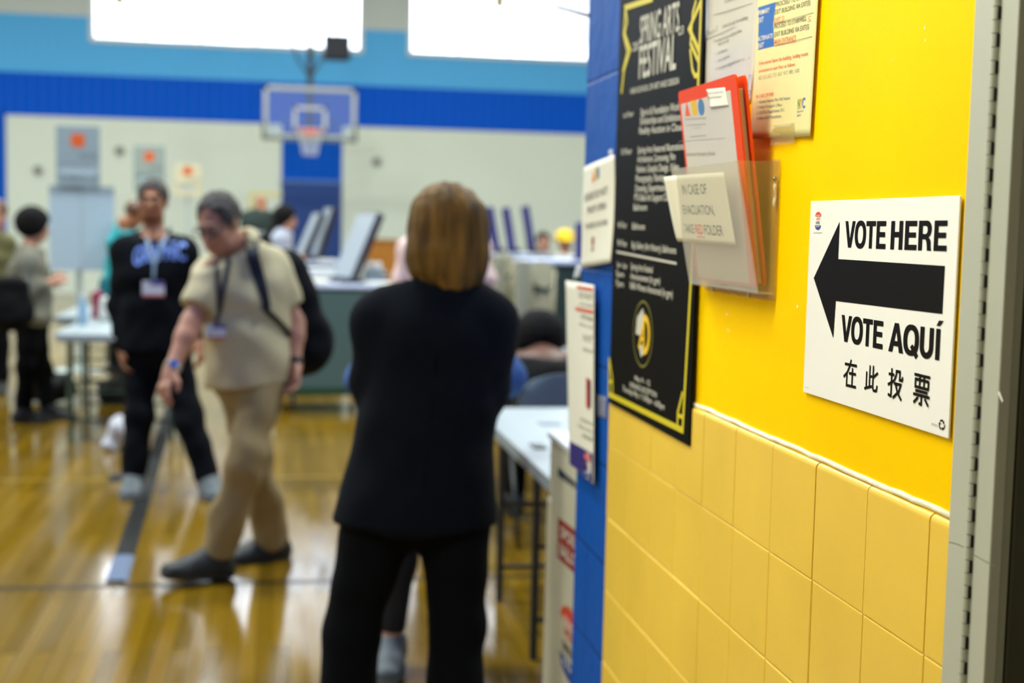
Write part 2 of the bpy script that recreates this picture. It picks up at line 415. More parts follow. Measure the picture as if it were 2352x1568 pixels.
def far_wall_mat():
    """painted glazed block in bands: cream, strong blue, sky blue, pale grey"""
    m = bpy.data.materials.new('banded_block_paint'); m.use_nodes = True; nt = m.node_tree; b = nt.nodes['Principled BSDF']
    tc = nt.nodes.new('ShaderNodeTexCoord'); sp = nt.nodes.new('ShaderNodeSeparateXYZ'); nt.links.new(tc.outputs['Object'], sp.inputs[0])
    def mth(op, a, bb):
        n = nt.nodes.new('ShaderNodeMath'); n.operation = op
        for i, x in enumerate((a, bb)):
            if isinstance(x, (int, float)): n.inputs[i].default_value = x
            else: nt.links.new(x, n.inputs[i])
        return n.outputs[0]
    def mix(f, a, c, mode='MIX'):
        n = nt.nodes.new('ShaderNodeMix'); n.data_type = 'RGBA'; n.blend_type = mode
        for i, x in ((0, f), (6, a), (7, c)):
            if hasattr(x, 'links'): nt.links.new(x, n.inputs[i])
            elif i == 0: n.inputs[0].default_value = x
            else: n.inputs[i].default_value = (*lin(x), 1)
        return n.outputs[2]
    x, z = sp.outputs['X'], sp.outputs['Z']
    cream, blue, sky, pale = (214, 222, 206), (0, 84, 200), (90, 176, 232), (196, 204, 198)
    c = mix(mth('GREATER_THAN', z, 3.46), cream, blue)
    # blue columns: beside the left bay, and behind the hoop
    inx = mth('MULTIPLY', mth('GREATER_THAN', x, .10), mth('LESS_THAN', x, 1.32))
    lef = mth('LESS_THAN', x, -5.2)
    col_ = mth('MAXIMUM', inx, lef)
    c = mix(mth('MULTIPLY', col_, mth('LESS_THAN', z, 3.6)), c, (0, 80, 184))
    c = mix(mth('GREATER_THAN', z, 4.30), c, sky); c = mix(mth('GREATER_THAN', z, 5.42), c, pale)
    br = nt.nodes.new('ShaderNodeTexBrick'); br.offset = 0.; br.inputs['Scale'].default_value = 1.; br.inputs['Brick Width'].default_value = .205; br.inputs['Row Height'].default_value = 60.
    br.inputs['Mortar Size'].default_value = .014; br.inputs['Mortar Smooth'].default_value = .6
    cb = nt.nodes.new('ShaderNodeCombineXYZ'); nt.links.new(x, cb.inputs[0]); nt.links.new(z, cb.inputs[1]); nt.links.new(cb.outputs[0], br.inputs['Vector'])
    c = mix(mth('MULTIPLY', br.outputs['Fac'], .05), c, (235, 240, 236))
    nt.links.new(c, b.inputs['Base Color']); b.inputs['Roughness'].default_value = .5; b.inputs['Specular IOR Level'].default_value = .05
    return m

def block_blue_mat():
    m = bpy.data.materials.new('blue_painted_block'); m.use_nodes = True; nt = m.node_tree; b = nt.nodes['Principled BSDF']
    tc = nt.nodes.new('ShaderNodeTexCoord'); sp = nt.nodes.new('ShaderNodeSeparateXYZ'); nt.links.new(tc.outputs['Object'], sp.inputs[0])
    cb = nt.nodes.new('ShaderNodeCombineXYZ'); nt.links.new(sp.outputs['Y'], cb.inputs[0]); nt.links.new(sp.outputs['Z'], cb.inputs[1])
    br = nt.nodes.new('ShaderNodeTexBrick'); br.inputs['Scale'].default_value = 1.; br.inputs['Brick Width'].default_value = .4064; br.inputs['Row Height'].default_value = .2032
    br.inputs['Mortar Size'].default_value = .005; br.inputs['Mortar Smooth'].default_value = .5
    br.inputs['Color1'].default_value = br.inputs['Color2'].default_value = (*lin((8, 78, 164)), 1); br.inputs['Mortar'].default_value = (*lin((4, 62, 140)), 1)
    nt.links.new(cb.outputs[0], br.inputs['Vector']); nt.links.new(br.outputs['Color'], b.inputs['Base Color'])
    n = nt.nodes.new('ShaderNodeTexNoise'); n.inputs['Scale'].default_value = 26; n.inputs['Detail'].default_value = 4; nt.links.new(tc.outputs['Object'], n.inputs['Vector'])
    a = nt.nodes.new('ShaderNodeMath'); a.operation = 'SUBTRACT'; nt.links.new(n.outputs['Fac'], a.inputs[0]); nt.links.new(br.outputs['Fac'], a.inputs[1])
    bp = nt.nodes.new('ShaderNodeBump'); bp.inputs['Strength'].default_value = .5; bp.inputs['Distance'].default_value = .006; nt.links.new(a.outputs[0], bp.inputs['Height']); nt.links.new(bp.outputs[0], b.inputs['Normal'])
    b.inputs['Roughness'].default_value = .5; b.inputs['Specular IOR Level'].default_value = .12
    return m

M_YEL = mat('yellow_wall_paint', (255, 206, 0), .42, spec=.03, var=.03, vscale=3, bump=.04, bscale=120)
M_TILE = mat('yellow_glazed_tile', (238, 200, 76), .24, var=.05, vscale=5, bump=.05, bscale=7)
M_GROUT = mat('grout', (238, 218, 150), .9)
M_CAULK = mat('white_caulk', (240, 234, 205), .5, bump=.4, bscale=60)
M_STEEL = mat('grey_painted_steel', (180, 184, 168), .36, var=.04, vscale=5)
M_WHITEWALL = mat('corridor_white_paint', (226, 222, 205), .6)
M_CEIL = mat('ceiling_white', (225, 225, 215), .8)
M_PAPER = mat('white_paper', (240, 238, 226), .7)
M_BLACK = mat('black_print', (16, 15, 10), .35)
M_FLOOR = floor_mat(); M_FAR = far_wall_mat(); M_BLOCK = block_blue_mat()

# ------------------------------------------------------------------ setting: gym, corridor
YF, XL, XR, ZC, WE = 28., -13., 11., 8.2, 2.975      # far wall, side walls, ceiling, where the wall we pass ends
o = MB().add([(XL, -3, 0), (XR, -3, 0), (XR, YF, 0), (XL, YF, 0), (XL, -3, -.1), (XR, -3, -.1), (XR, YF, -.1), (XL, YF, -.1)],
             [(0, 1, 2, 3), (7, 6, 5, 4), (0, 4, 5, 1), (1, 5, 6, 2), (2, 6, 7, 3), (3, 7, 4, 0)]).build('floor', M_FLOOR); struct(o)
struct(MB().box((XL, WE, ZC), (XR, YF, ZC+.15)).build('ceiling', M_CEIL))
# far wall with two strip windows
wins = [(-3.63, 1.72, 4.93, 7.4), (2.61, 7.9, 4.93, 7.4)]
mb = MB(); zs = 4.93; zt = 7.4
mb.box((XL-.3, YF, 0), (XR+.3, YF+.3, zs)); mb.box((XL-.3, YF, zt), (XR+.3, YF+.3, ZC+.15))
for a, b in ((XL-.3, wins[0][0]), (wins[0][1], wins[1][0]), (wins[1][1], XR+.3)): mb.box((a, YF, zs), (b, YF+.3, zt))
struct(mb.build('wall_far', M_FAR))
M_ALU = mat('pale_window_metal', (206, 210, 206), .5)
M_PANE = clear_mat('window_glass', (.97, .98, 1.), .03)
for n, (x0, x1, z0, z1) in enumerate(wins, 1):
    m_ = MB()
    m_.box((x0, YF-.03, z0), (x1, YF+.12, z0+.09)); m_.box((x0, YF-.02, z1-.09), (x1, YF+.12, z1))
    m_.box((x0, YF-.02, z0), (x0+.09, YF+.12, z1)); m_.box((x1-.09, YF-.02, z0), (x1, YF+.12, z1))
    k = int(round((x1-x0)/1.05))
    for i in range(1, k): xx = x0+(x1-x0)*i/k; m_.box((xx-.012, YF+.03, z0), (xx+.012, YF+.09, z1))
    f = struct(m_.build('window_%d' % n, M_ALU))
    MB().box((x0+.05, YF+.055, z0+.05), (x1-.05, YF+.065, z1-.05)).build('pane', M_PANE, f)
M_SIDE = mat('gym_side_wall', (212, 212, 198), .6)
struct(MB().box((XL-.3, WE-.2, 0), (XL, YF, ZC+.15)).build('wall_left', M_SIDE))
struct(MB().box((XR, WE-.2, 0), (XR+.3, YF, ZC+.15)).build('wall_right', M_SIDE))
DE = 1.256                                            # where the yellow wall meets the steel frame
TY = WE-.285                                          # yellow becomes blue block here
mb = MB(); mb.box((D, TY, 0), (XR, WE, ZC+.15)); mb.box((XL, WE-.2, 0), (-1.05, WE, ZC+.15)); mb.box((-1.05, WE-.2, 2.9), (D, WE, ZC+.15))
struct(mb.build('wall_near', M_BLOCK))
# corridor we stand in
struct(MB().box((-1.25, -3, 0), (-1.05, WE-.2, 3.0)).build('wall_corridor_left', M_WHITEWALL))
struct(MB().box((-1.25, -3.15, 0), (2.6, -3, 3.0)).build('wall_corridor_back', M_WHITEWALL))
struct(MB().box((2.4, -3, 0), (2.6, 1.1, 3.0)).build('wall_corridor_right', M_WHITEWALL))
struct(MB().box((-1.25, -3, 2.9), (2.6, WE-.2, 3.0)).build('ceiling_corridor', M_CEIL))
# yellow plastered wall above the tile
yw = struct(MB().box((D, DE, TILE_TOP-.008), (D+.19, TY, 2.9)).build('wall_yellow', M_YEL))
# tiles: one mesh of glazed tiles on grout, bullnose course on top
KT = (D-.007)/D; TK = T*KT; TT = 1.51+(TILE_TOP-1.51)*KT
mb = MB(); mb.box((D-.0048, DE-.0126, 0), (D+.19, TY*KT, TT-.012)); struct(mb.build('wall_tile_backing', M_GROUT))
Y0 = 16.5505*TK                                        # a joint between tiles
bm = bmesh.new()
def tile(y0, y1, z0, z1, top):
    g = .0012; r = bmesh.ops.create_cube(bm, size=1.); vs_ = r['verts']; d = (.022, y1-y0-2*g, z1-z0-2*g)
    jx = random.uniform(-.0005, .0005)
    for v in vs_: v.co = Vector((D+.004+jx+v.co.x*d[0], (y0+y1)/2+v.co.y*d[1], (z0+z1)/2+v.co.z*d[2]))
    ed = set()
    for v in vs_:
        for e in v.link_edges: ed.add(e)
    front = [e for e in ed if all(v.co.x < D-.003 for v in e.verts)]
    tp = [e for e in front if all(v.co.z > z1-.003 for v in e.verts)] if top else []
    rest = [e for e in front if e not in tp]
    if tp: bmesh.ops.bevel(bm, geom=tp, offset=.0075, segments=6, profile=.5, affect='EDGES')
    else: bmesh.ops.bevel(bm, geom=rest, offset=.0016, segments=2, profile=.5, affect='EDGES')
rows = [TT-TK*i for i in range(9)]; rows[-1] = 0.
ys = sorted([Y0+TK*i for i in range(-12, 4)]); TE = TY*KT; ys = [DE-.0126]+[y for y in ys if DE+.01 < y < TE-.01]+[TE]
for i in range(8):
    for a, b in zip(ys[:-1], ys[1:]): tile(a, b, rows[i+1], rows[i], i == 0)
mb = MB(); mb.bm(bm); o = mb.build('wall_tile', M_TILE); struct(o)
# caulk bead between tile and paint
pts = [(D+.0002+random.uniform(-.0012, .0004), DE+i*(TY-DE)/50, TT+.0022+random.uniform(-.0008, .0012)) for i in range(51)]
struct(MB().tube(pts, .0036, 8).build('trim_caulk', M_CAULK, smooth=True))
# chips of bare plaster in the paint
ink = Ink(WALL, .0004)
for x, y, r in ((1670, 721, 3), (1673, 758, 2.6), (1832, 704, 3.4), (2125, 64, 2.4), (2126, 93, 2), (2052, 140, 1.4), (1872, 976, 1.1), (2245, 28, 1.5)):
    c = WALL.uv(x, y); q = .00062*r
    ink.poly([(c[0]+q*math.cos(t)*random.uniform(.6, 1.2), c[1]+1.3*q*math.sin(t)*random.uniform(.7, 1.3)) for t in np.arange(0, 6.2, .8)])
ink.build('paint_chip', M_PAPER, yw)

# ------------------------------------------------------------------ steel door and frame at the right
fr = MB().box((D-.004, 1.2195, 0), (D+.12, DE, 2.25), bevel=.0015).build('door_frame', M_STEEL); struct(fr)
M_DARKDOOR = mat('dark_olive_door_face', (62, 62, 44), .35, var=.12, vscale=6)
M_GAP = mat('hinge_gap_shade_black', (18, 18, 14), .8)
dr = MB().box((D-.002, 1.178, 0), (D+.010, 1.2085, 2.2), bevel=.0016, seg=3).build('door_1', M_STEEL); struct(dr)
MB().box((D+.010, 1.180, 0), (D+.019, 1.2085, 2.2), bevel=.0008).build('edge_channel', mat('steel_shaded_return', (150, 154, 134), .4), dr)  # darker steel: the shade on this return is put into its colour
MB().box((D+.019, 1.186, 0), (D+1.0, 1.206, 2.2)).build('door_leaf', M_DARKDOOR, dr)
MB().box((D+.023, 1.1835, 0), (D+.026, 1.189, 2.2)).build('door_bead', mat('bead_olive', (74, 74, 52), .4), dr)
hy = 1.2145
mb = MB(); zz = 0.; k = 0
pitch_ = .0126
while zz < 2.19:
    a, b = zz, min(2.2, zz+pitch_/1.0)
    mb.tube([(D-.0035, hy, a+.0004), (D-.0035, hy, b-.0004)], .0042, 14); zz = b; k += 1
hg = mb.build('piano_hinge', M_STEEL, fr, smooth='auto'); hg['label'] = 'grey continuous hinge with short knuckles'
mb = MB(); zz = 0.; k = 0
while zz < 2.19:
    b = min(2.2, zz+pitch_)
    if k % 2 == 0: mb.box((D-.0046, hy-.0051, zz+.0004), (D-.0005, hy-.0041, b-.0004))
    zz = b; k += 1
mb.build('hinge_gap_shade', M_GAP, fr)  # solid black strips painted for the shade in the knuckle slots
mb = MB(); mb.box((D-.0018, hy-.006, 0), (D+.004, hy+.006, 2.2)); mb.build('hinge_leaf', M_STEEL, fr)
ink = Ink(Plane((D-.0022, 0, 0), (0, -1, 0), (0, 0, 1)), .0003)
ink.poly_px([(2292, 898), (2296, 894), (2304, 916), (2302, 920)])
ink.build('scratch', mat('bare_scratch', (226, 226, 214), .5), dr)
ink = Ink(Plane((D-.004, 0, 0), (0, -1, 0), (0, 0, 1)), .0003)
ink.line_px([(2181, 1237.5), (2192, 1239.5), (2205, 1244), (2214, 1250)], .0007)
ink.build('scratch', mat('dark_scratch', (120, 122, 100), .5), fr)
ink = Ink(Plane((D-.0022, 0, 0), (0, -1, 0), (0, 0, 1)), .0003)
ink.line_px([(2234, 1264), (2255, 1276), (2285, 1292)], .0006)
ink.build('scratch', MATS['dark_scratch'], dr)
fr.location = dr.location = (-.007, -.0126, 0)      # the steel stands as far out as the tile

# ------------------------------------------------------------------ VOTE HERE sign
SGN = Plane((D-.0046, 0, 0), (0, -1, 0), (0, 0, 1))
M_BOARD = mat('white_sign_plastic', (243, 244, 236), .4)
M_INK = mat('black_sign_ink', (14, 12, 2), .34, spec=.12)
M_RED = mat('logo_red', (222, 74, 36), .5); M_BLUE = mat('logo_blue', (44, 70, 150), .5); M_GREYINK = mat('grey_ink', (150, 150, 142), .6)
cs = [SGN.uv(*q) for q in ((1862, 463), (2205, 448), (2178, 1003), (1845, 903))]
ul, ur = (cs[0][0]+cs[3][0])/2, (cs[1][0]+cs[2][0])/2; vt, vb = (cs[0][1]+cs[1][1])/2, (cs[2][1]+cs[3][1])/2
base = SGN.at((ul+ur)/2, vb, 0)
sign = thing('vote_sign', base, 'white rectangular VOTE HERE sign with black left-pointing arrow on yellow wall', 'sign')
p0, p1 = SGN.at(ul, vb, -.0022), SGN.at(ur, vt, 0)
lo = np.minimum(p0, p1); hi = np.maximum(p0, p1)
MB().box(lo, hi, bevel=.0004, seg=1).build('board', M_BOARD, sign)
for a in (.12, .88):
    for b in (.15, .85):
        q = SGN.at(ul+(ur-ul)*a, vb+(vt-vb)*b); mb = MB(); mb.box((q[0]+.0020, q[1]-.012, q[2]-.012), (D+.0002, q[1]+.012, q[2]+.012)); mb.build('mounting_pad', M_BOARD, sign)

# Grotesque bold capitals, cap height 1
def arcpts(cx, cy, rx, ry, a0, a1, n=14): return [(cx+rx*math.cos(math.radians(a0+(a1-a0)*i/n)), cy+ry*math.sin(math.radians(a0+(a1-a0)*i/n))) for i in range(n+1)]
def sup(cx, cy, rx, ry, n=44, e=.86):
    q = []
    for i in range(n):
        a = 2*math.pi*i/n; c, s_ = math.cos(a), math.sin(a); q.append((cx+rx*math.copysign(abs(c)**e, c), cy+ry*math.copysign(abs(s_)**e, s_)))
    return q
GL = {
 'V': (.94, [([(0, 1), (.235, 1), (.475, .27), (.705, 1), (.94, 1), (.60, 0), (.345, 0)], [])]),
 'O': (1.05, [(sup(.525, .5, .505, .52), [sup(.525, .5, .275, .335)])]),
 'Q': (1.05, [(sup(.525, .5, .505, .52), [sup(.525, .5, .275, .335)]), ([(.50, .27), (.64, .37), (1.02, .03), (.88, -.10)], [])]),
 'T': (.86, [([(.02, 1), (.84, 1), (.84, .815), (.545, .815), (.545, 0), (.315, 0), (.315, .815), (.02, .815)], [])]),
 'E': (.93, [([(.10, 1), (.87, 1), (.87, .815), (.33, .815), (.33, .605), (.82, .605), (.82, .425), (.33, .425), (.33, .185), (.89, .185), (.89, 0), (.10, 0)], [])]),
 'H': (1.0, [([(.09, 1), (.32, 1), (.32, .62), (.68, .62), (.68, 1), (.91, 1), (.91, 0), (.68, 0), (.68, .43), (.32, .43), (.32, 0), (.09, 0)], [])]),
 'R': (1.02, [([(.10, 1), (.62, 1)]+arcpts(.62, .715, .30, .285, 90, -68)+[(.83, .39), (.88, .30), (.90, .1), (.95, 0), (.70, 0), (.665, .22), (.62, .33), (.55, .375), (.33, .375), (.33, 0), (.10, 0)],
        [[(.33, .825), (.57, .825)]+arcpts(.57, .69, .125, .135, 88, -88, 10)+[(.33, .555)]])]),
 'A': (1.0, [([(.38, 1), (.63, 1), (1.0, 0), (.755, 0), (.685, .215), (.31, .215), (.24, 0), (0, 0)], [[(.365, .385), (.635, .385), (.50, .785)]])]),
 'U': (1.0, [([(.08, 1), (.31, 1), (.31, .38)]+arcpts(.495, .36, .185, .185, 180, 360, 12)+[(.68, .38), (.68, 1), (.91, 1), (.91, .37)]+arcpts(.495, .36, .415, .385, 0, -180, 20)+[(.08, .37)], [])]),
 'I': (.40, [([(.085, 1), (.315, 1), (.315, 0), (.085, 0)], [])]),
 '\u00cd': (.40, [([(.085, 1), (.315, 1), (.315, 0), (.085, 0)], []), ([(.085, 1.09), (.23, 1.27), (.47, 1.27), (.26, 1.09)], [])]),
}
def caps(ink, body, a, b, h):
    W_ = sum(GL[c][0] for c in body); a, b = np.array(a, float), np.array(b, float); x = 0.
    m0 = .0
    for c in body:
        wd, shapes = GL[c]
        for outer, holes, sh in [(o_, h_, e_) for o_, h_ in shapes for e_ in (-.017, .017)]:
            fn = lambda q: tuple(a+(b-a)*((x+q[0]+sh)/W_)+np.array([0, h*q[1]]))
            ink.poly([fn(q) for q in outer], [[fn(q) for q in hl] for hl in holes])
        x += wd
def caps_px(ink, body, a, b, ytop):
    A, B = ink.p.uv(*a), ink.p.uv(*b); caps(ink, body, A, B, ink.p.uv(a[0], ytop)[1]-A[1])
ink = Ink(SGN, .0004)
ink.poly_px([(1869.6, 638.3), (1929.3, 508.6), (1925.6, 594.8), (2170.9, 610.5), (2165, 721), (1920.2, 691), (1914.4, 776.3)])
ink.build('arrow', M_INK, sign)
ink = Ink(SGN, .0004)
caps_px(ink, 'VOTE', (1940.5, 568), (2034.5, 572), 507.7); caps_px(ink, 'HERE', (2043, 572.5), (2175.5, 577), 507.4)
caps_px(ink, 'VOTE', (1932, 782.5), (2028, 802.5), 722); caps_px(ink, 'AQU\u00cd', (2041.5, 806), (2160.5, 828), 739)
ST = {
 '在': [[(.08, .81), (1., .81)], [(.57, 1.), (.45, .74), (.28, .50), (.02, .33)], [(.27, .54), (.27, -.01)], [(.44, .50), (.96, .50)], [(.69, .71), (.69, .06)], [(.32, .045), (1., .045)]],
 '此': [[(.13, .72), (.13, .12)], [(.37, .97), (.37, .17)], [(.37, .56), (.57, .56)], [(.0, .06), (.57, .20)], [(.98, .74), (.62, .52)], [(.63, .98), (.63, .16), (.70, .055), (.91, .055), (.96, .27)]],
 '投': [[(.03, .79), (.41, .79)], [(.24, 1.), (.24, .06), (.03, .10)], [(.0, .42), (.43, .60)], [(.56, .97), (.55, .80), (.43, .60)], [(.56, .93), (.80, .93), (.80, .66), (.97, .66), (.99, .79)],
        [(.42, .51), (.89, .51), (.78, .28), (.38, .02)], [(.53, .50), (.68, .24), (.97, .0)]],
 '票': [[(.04, .955), (.98, .955)], [(.09, .81), (.92, .81)], [(.12, .84), (.12, .54)], [(.90, .84), (.90, .54)], [(.09, .565), (.92, .565)], [(.38, .96), (.38, .56)], [(.64, .96), (.64, .56)],
        [(.14, .44), (.87, .44)], [(.02, .315), (1., .315)], [(.52, .31), (.52, .03), (.38, .05)], [(.32, .24), (.06, .03)], [(.72, .24), (.95, .03)]],
}
for ch, a, b, yt in (('在', (1937, 885), (1966.5, 892), 822), ('此', (1986, 895), (2016, 902), 834), ('投', (2039, 911), (2072, 920), 842.5), ('票', (2097, 925), (2135, 936), 854.5)):
    A, B = SGN.uv(*a), SGN.uv(*b); h = SGN.uv(a[0], yt)[1]-A[1]
    for n_, stq in enumerate(ST[ch]): ink.line([(A[0]+(B[0]-A[0])*x, A[1]+(B[1]-A[1])*x+h*y) for x, y in stq], h*.100, .0004+.00001*n_)
ink.build('lettering', M_INK, sign)

def vote_logo(plane, c, hw, hh, parent, off=.0005, ring=None):
    """the round VOTE NYC button: red dome, red VOTE, dark NYC, blue bowl"""
    a = Ink(plane, off); a.ellipse((c[0], c[1]+hh*.50), hw, hh*.50, 0, 180, 18); a.text('VOTE', (c[0]-hw*.62, c[1]+hh*.06), (c[0]+hw*.62, c[1]+hh*.10), hh*.30, .02, .2); a.build('logo_red_print', M_RED, parent)
    a = Ink(plane, off); a.text('NYC', (c[0]-hw*.66, c[1]-hh*.36), (c[0]+hw*.66, c[1]-hh*.36), hh*.30, .02); a.build('logo_dark_print', M_BLACK, parent)
    a = Ink(plane, off); a.ellipse((c[0], c[1]-hh*.50), hw, hh*.50, 180, 360, 18); a.build('logo_blue_print', M_BLUE, parent)
    a = Ink(plane, off+.0002)
    for sg, zz in ((1, .60), (-1, -.64)):
        for i in range(4): a.ellipse((c[0]+hw*(i-1.5)*.34, c[1]+hh*zz), hw*.12, hh*.06, n=6)
    a.build('logo_star_print', M_PAPER, parent)
c0 = SGN.uv(1879.5, 507); e0 = SGN.uv(1886.2, 507); t0 = SGN.uv(1880, 486.5); b0 = SGN.uv(1879, 528)
vote_logo(SGN, c0, e0[0]-c0[0], (t0[1]-b0[1])/2, sign)
ink = Ink(SGN, .0004); ink.line_px([(1868.8, 534.8), (1888.7, 534.2)], .0006)
ink.text_px('09/2022', (2140, 976), (2154.3, 981), 970); ink.text_px('VH-2019', (1849, 889.5), (1858.5, 892), 887)
ink.build('small_print', M_GREYINK, sign)
rc = SGN.uv(2164, 975.5); ink = Ink(SGN, .0004); rr = .0046
for k in range(3):
    a0 = math.radians(90+120*k)
    def pp(r_, da): return (rc[0]+1.25*r_*math.cos(a0+math.radians(da)), rc[1]+r_*math.sin(a0+math.radians(da)))
    ink.line([pp(rr, 46), pp(rr*1.02, 14), pp(rr*1.02, -14), pp(rr*.8, -42)], rr*.42)
    ink.poly([pp(rr*1.35, -34), pp(rr*.35, -40), pp(rr*.95, -66)])
ink.build('recycling_mark', M_INK, sign)

# ------------------------------------------------------------------ black festival poster
PST = Plane((D-.0105, 0, 0), (0, -1, 0), (0, 0, 1))
M_POSTER = mat('black_poster_board', (12, 11, 5), .5, spec=.06)
M_GOLD = mat('poster_yellow', (206, 190, 18), .45); M_PWHITE = mat('poster_white', (192, 189, 172), .55)
pu0, pu1 = PST.uv(1427, 200)[0], PST.uv(1596, 640)[0]; pv0, pv1 = PST.uv(1575, 1020)[1], 2.07
pu0 = PST.uv(1399, 900)[0]
poster = thing('festival_poster', PST.at((pu0+pu1)/2, pv0), 'tall black arts festival poster with yellow border, hanging beside the blue strip', 'poster')
a, b = PST.at(pu0, pv0, -.0035), PST.at(pu1, pv1, 0)
MB().box(np.minimum(a, b), np.maximum(a, b)).build('poster_board', M_POSTER, poster)
g = Ink(PST, .0006)
lw = .0105
g.line_px([(1500, -3), (1437, 17.5), (1441, 50), (1435, 78), (1448, 115), (1434, 160), (1428, 215)], lw)
g.line_px([(1437, 17), (1433, 78), (1442, 118), (1431, 165)], lw*.8)
g.line_px([(1611.5, -5), (1604.5, 190), (1590, 600), (1568.5, 988), (1399, 905), (1400, 820)], lw)
g.line_px([(1610, 5), (1584, 66), (1607, 118)], lw)
g.line_px([(1600, 0), (1592, 30), (1587, 100), (1607, 145)], lw*.8)
g.line_px([(1586, 112), (1591, 160), (1597, 174), (1606, 172)], lw*.8)
g.line_px([(1400, 822), (1407, 870), (1407.5, 905)], lw*.8); g.line_px([(1399, 874), (1408, 878)], lw*.7)
g.line_px([(1569, 900), (1557.5, 948), (1556.5, 980)], lw*.8); g.line_px([(1557, 953), (1570, 958)], lw*.7)
g.build('gold_border', M_GOLD, poster)
g = Ink(PST, .0008)
g.text_px('SPRING ARTS', (1470, 101), (1560, 71), 39, .012); g.text_px('FESTIVAL', (1468, 180), (1553, 157), 107, .016)
g.text_px('20', (1454, 118), (1467, 114), 99, .01); g.text_px('23', (1559, 81), (1571, 77), 62, .01)
for t, a, b, y in (('HIGH SCHOOL OF ART AND DESIGN', (1449, 216), (1560, 192), 203),
    ('1st Floor', (1433, 271), (1456, 266), 259), ('Sign-in & Foundation Work', (1472, 266), (1562, 253), 249), ('Scholarships and Exhibitions', (1471, 286), (1566, 276), 270), ('Reality Auction in Cloud', (1469, 308), (1570, 299), 292),
    ('10 Floor', (1428, 356), (1452, 353), 342), ('Spring Arts Featured Illustrations', (1466, 352), (1572, 343), 337), ('Architecture, Cartooning, Film', (1465, 373), (1552, 367), 358), ('Fashion, Graphic Design, Video', (1463, 396), (1560, 391), 380),
    ('Photography, Painting', (1461, 418), (1528, 415), 402), ('Drawing, Experimental', (1460, 440), (1534, 438), 424), ('PTA Bake Art Support Club', (1458, 461), (1540, 461), 445), ('Ballroom', (1456, 483), (1487, 483), 468),
    ('4th Floor', (1420, 522), (1440, 524), 508), ('Ballroom', (1453, 526), (1482, 528), 511), ('9th Floor', (1419, 563), (1441, 567), 549), ('Big Gallery (Art History), Ballrooms', (1452, 569), (1554, 583), 554),
    ('3pm - 5pm', (1418, 612), (1441, 617), 600), ('5pm', (1416, 633), (1434, 637), 620), ('7pm', (1415, 655), (1433, 659), 642), ('Spring Arts Festival', (1450, 618), (1500, 627), 603), ('Announcement (in gym)', (1449, 640), (1517, 653), 625), ('Raffle Winners Announced (in gym)', (1448, 662), (1546, 684), 646),
    ('May 9 - 12', (1459, 873), (1494, 886), 861), ('OPENING RECEPTION', (1447, 888), (1509, 913), 876), ('Thursday May 11 5:00pm - 6:00pm', (1431, 897), (1527, 941), 884)):
    g.text_px(t, a, b, y, .012)
g.line_px([(1417, 578), (1555, 605)], .0042)
g.build('white_lettering', M_PWHITE, poster)
cc = PST.uv(1477, 767); cr = PST.uv(1500, 770)[0]-cc[0]; cv = (PST.uv(1477, 690)[1]-PST.uv(1477, 845)[1])/2
g = Ink(PST, .0008); g.ring(cc, cr, cv, .004); g.build('seal_ring', mat('dull_gold', (112, 108, 30), .5), poster)
g = Ink(PST, .0008); g.poly([(cc[0]-cr*.72, cc[1]-cv*.05), (cc[0]-cr*.62, cc[1]+cv*.45), (cc[0]-cr*.05, cc[1]+cv*.78), (cc[0]+cr*.05, cc[1]+cv*.5), (cc[0]-cr*.1, cc[1]+cv*.05), (cc[0]-cr*.35, cc[1]-cv*.08)])
g.poly([(cc[0]-cr*.35, cc[1]-cv*.42), (cc[0]+cr*.0, cc[1]-cv*.30), (cc[0]+cr*.1, cc[1]-cv*.60), (cc[0]-cr*.1, cc[1]-cv*.72)]); g.build('seal_figure', M_PWHITE, poster)
g = Ink(PST, .001)
g.line([(cc[0]-cr*.34, cc[1]-cv*.46), (cc[0]+cr*.10, cc[1]+cv*.46), (cc[0]+cr*.14, cc[1]-cv*.40)], cr*.16)
g.line([(cc[0]-cr*.16, cc[1]-cv*.15), (cc[0]+cr*.2, cc[1]-cv*.15)], cr*.1)
g.line([(cc[0]+cr*.08, cc[1]+cv*.48)]+[(cc[0]+cr*.22+cr*.42*math.cos(math.radians(t)), cc[1]+cv*.5*math.sin(math.radians(t))) for t in range(85, -91, -12)]+[(cc[0]+cr*.10, cc[1]-cv*.5)], cr*.18)
g.build('seal_monogram', mat('seal_yellow', (236, 190, 16), .45), poster)

# ------------------------------------------------------------------ papers taped on the yellow wall
WP = Plane((D, 0, 0), (0, -1, 0), (0, 0, 1))
M_SLEEVE = mat('laminated_white_paper', (222, 218, 204), .13, coat=.6)
PN = Plane((D-.0024, 0, 0), (0, -1, 0), (0, 0, 1)); q = [np.array((PN.uv(1622, 0)[0], 1.95)), np.array((PN.uv(1755, 0)[0], 1.93)), PN.uv(1722, 236), PN.uv(1618, 254)]; lf1 = lambda a, b: .0008*math.sin(8*a+3*b)+.0006*math.sin(11*b+2*a); PG1 = (q, lf1)
paper1 = thing('evacuation_notice', PN.at(*((q[2]+q[3])/2)), 'glossy laminated evacuation sheet between black poster and cream sheet', 'notice')
sheet(PN, q[0], q[1], q[2], q[3], lf1, nx=24, ny=24).build('sheet', M_SLEEVE, paper1, smooth=True)
M_FAINT = mat('soft_grey_print', (120, 118, 110), .6); M_FADEDRED = mat('faded_red_print', (222, 130, 105), .6)
g = Ink(PN, .0007, PG1)
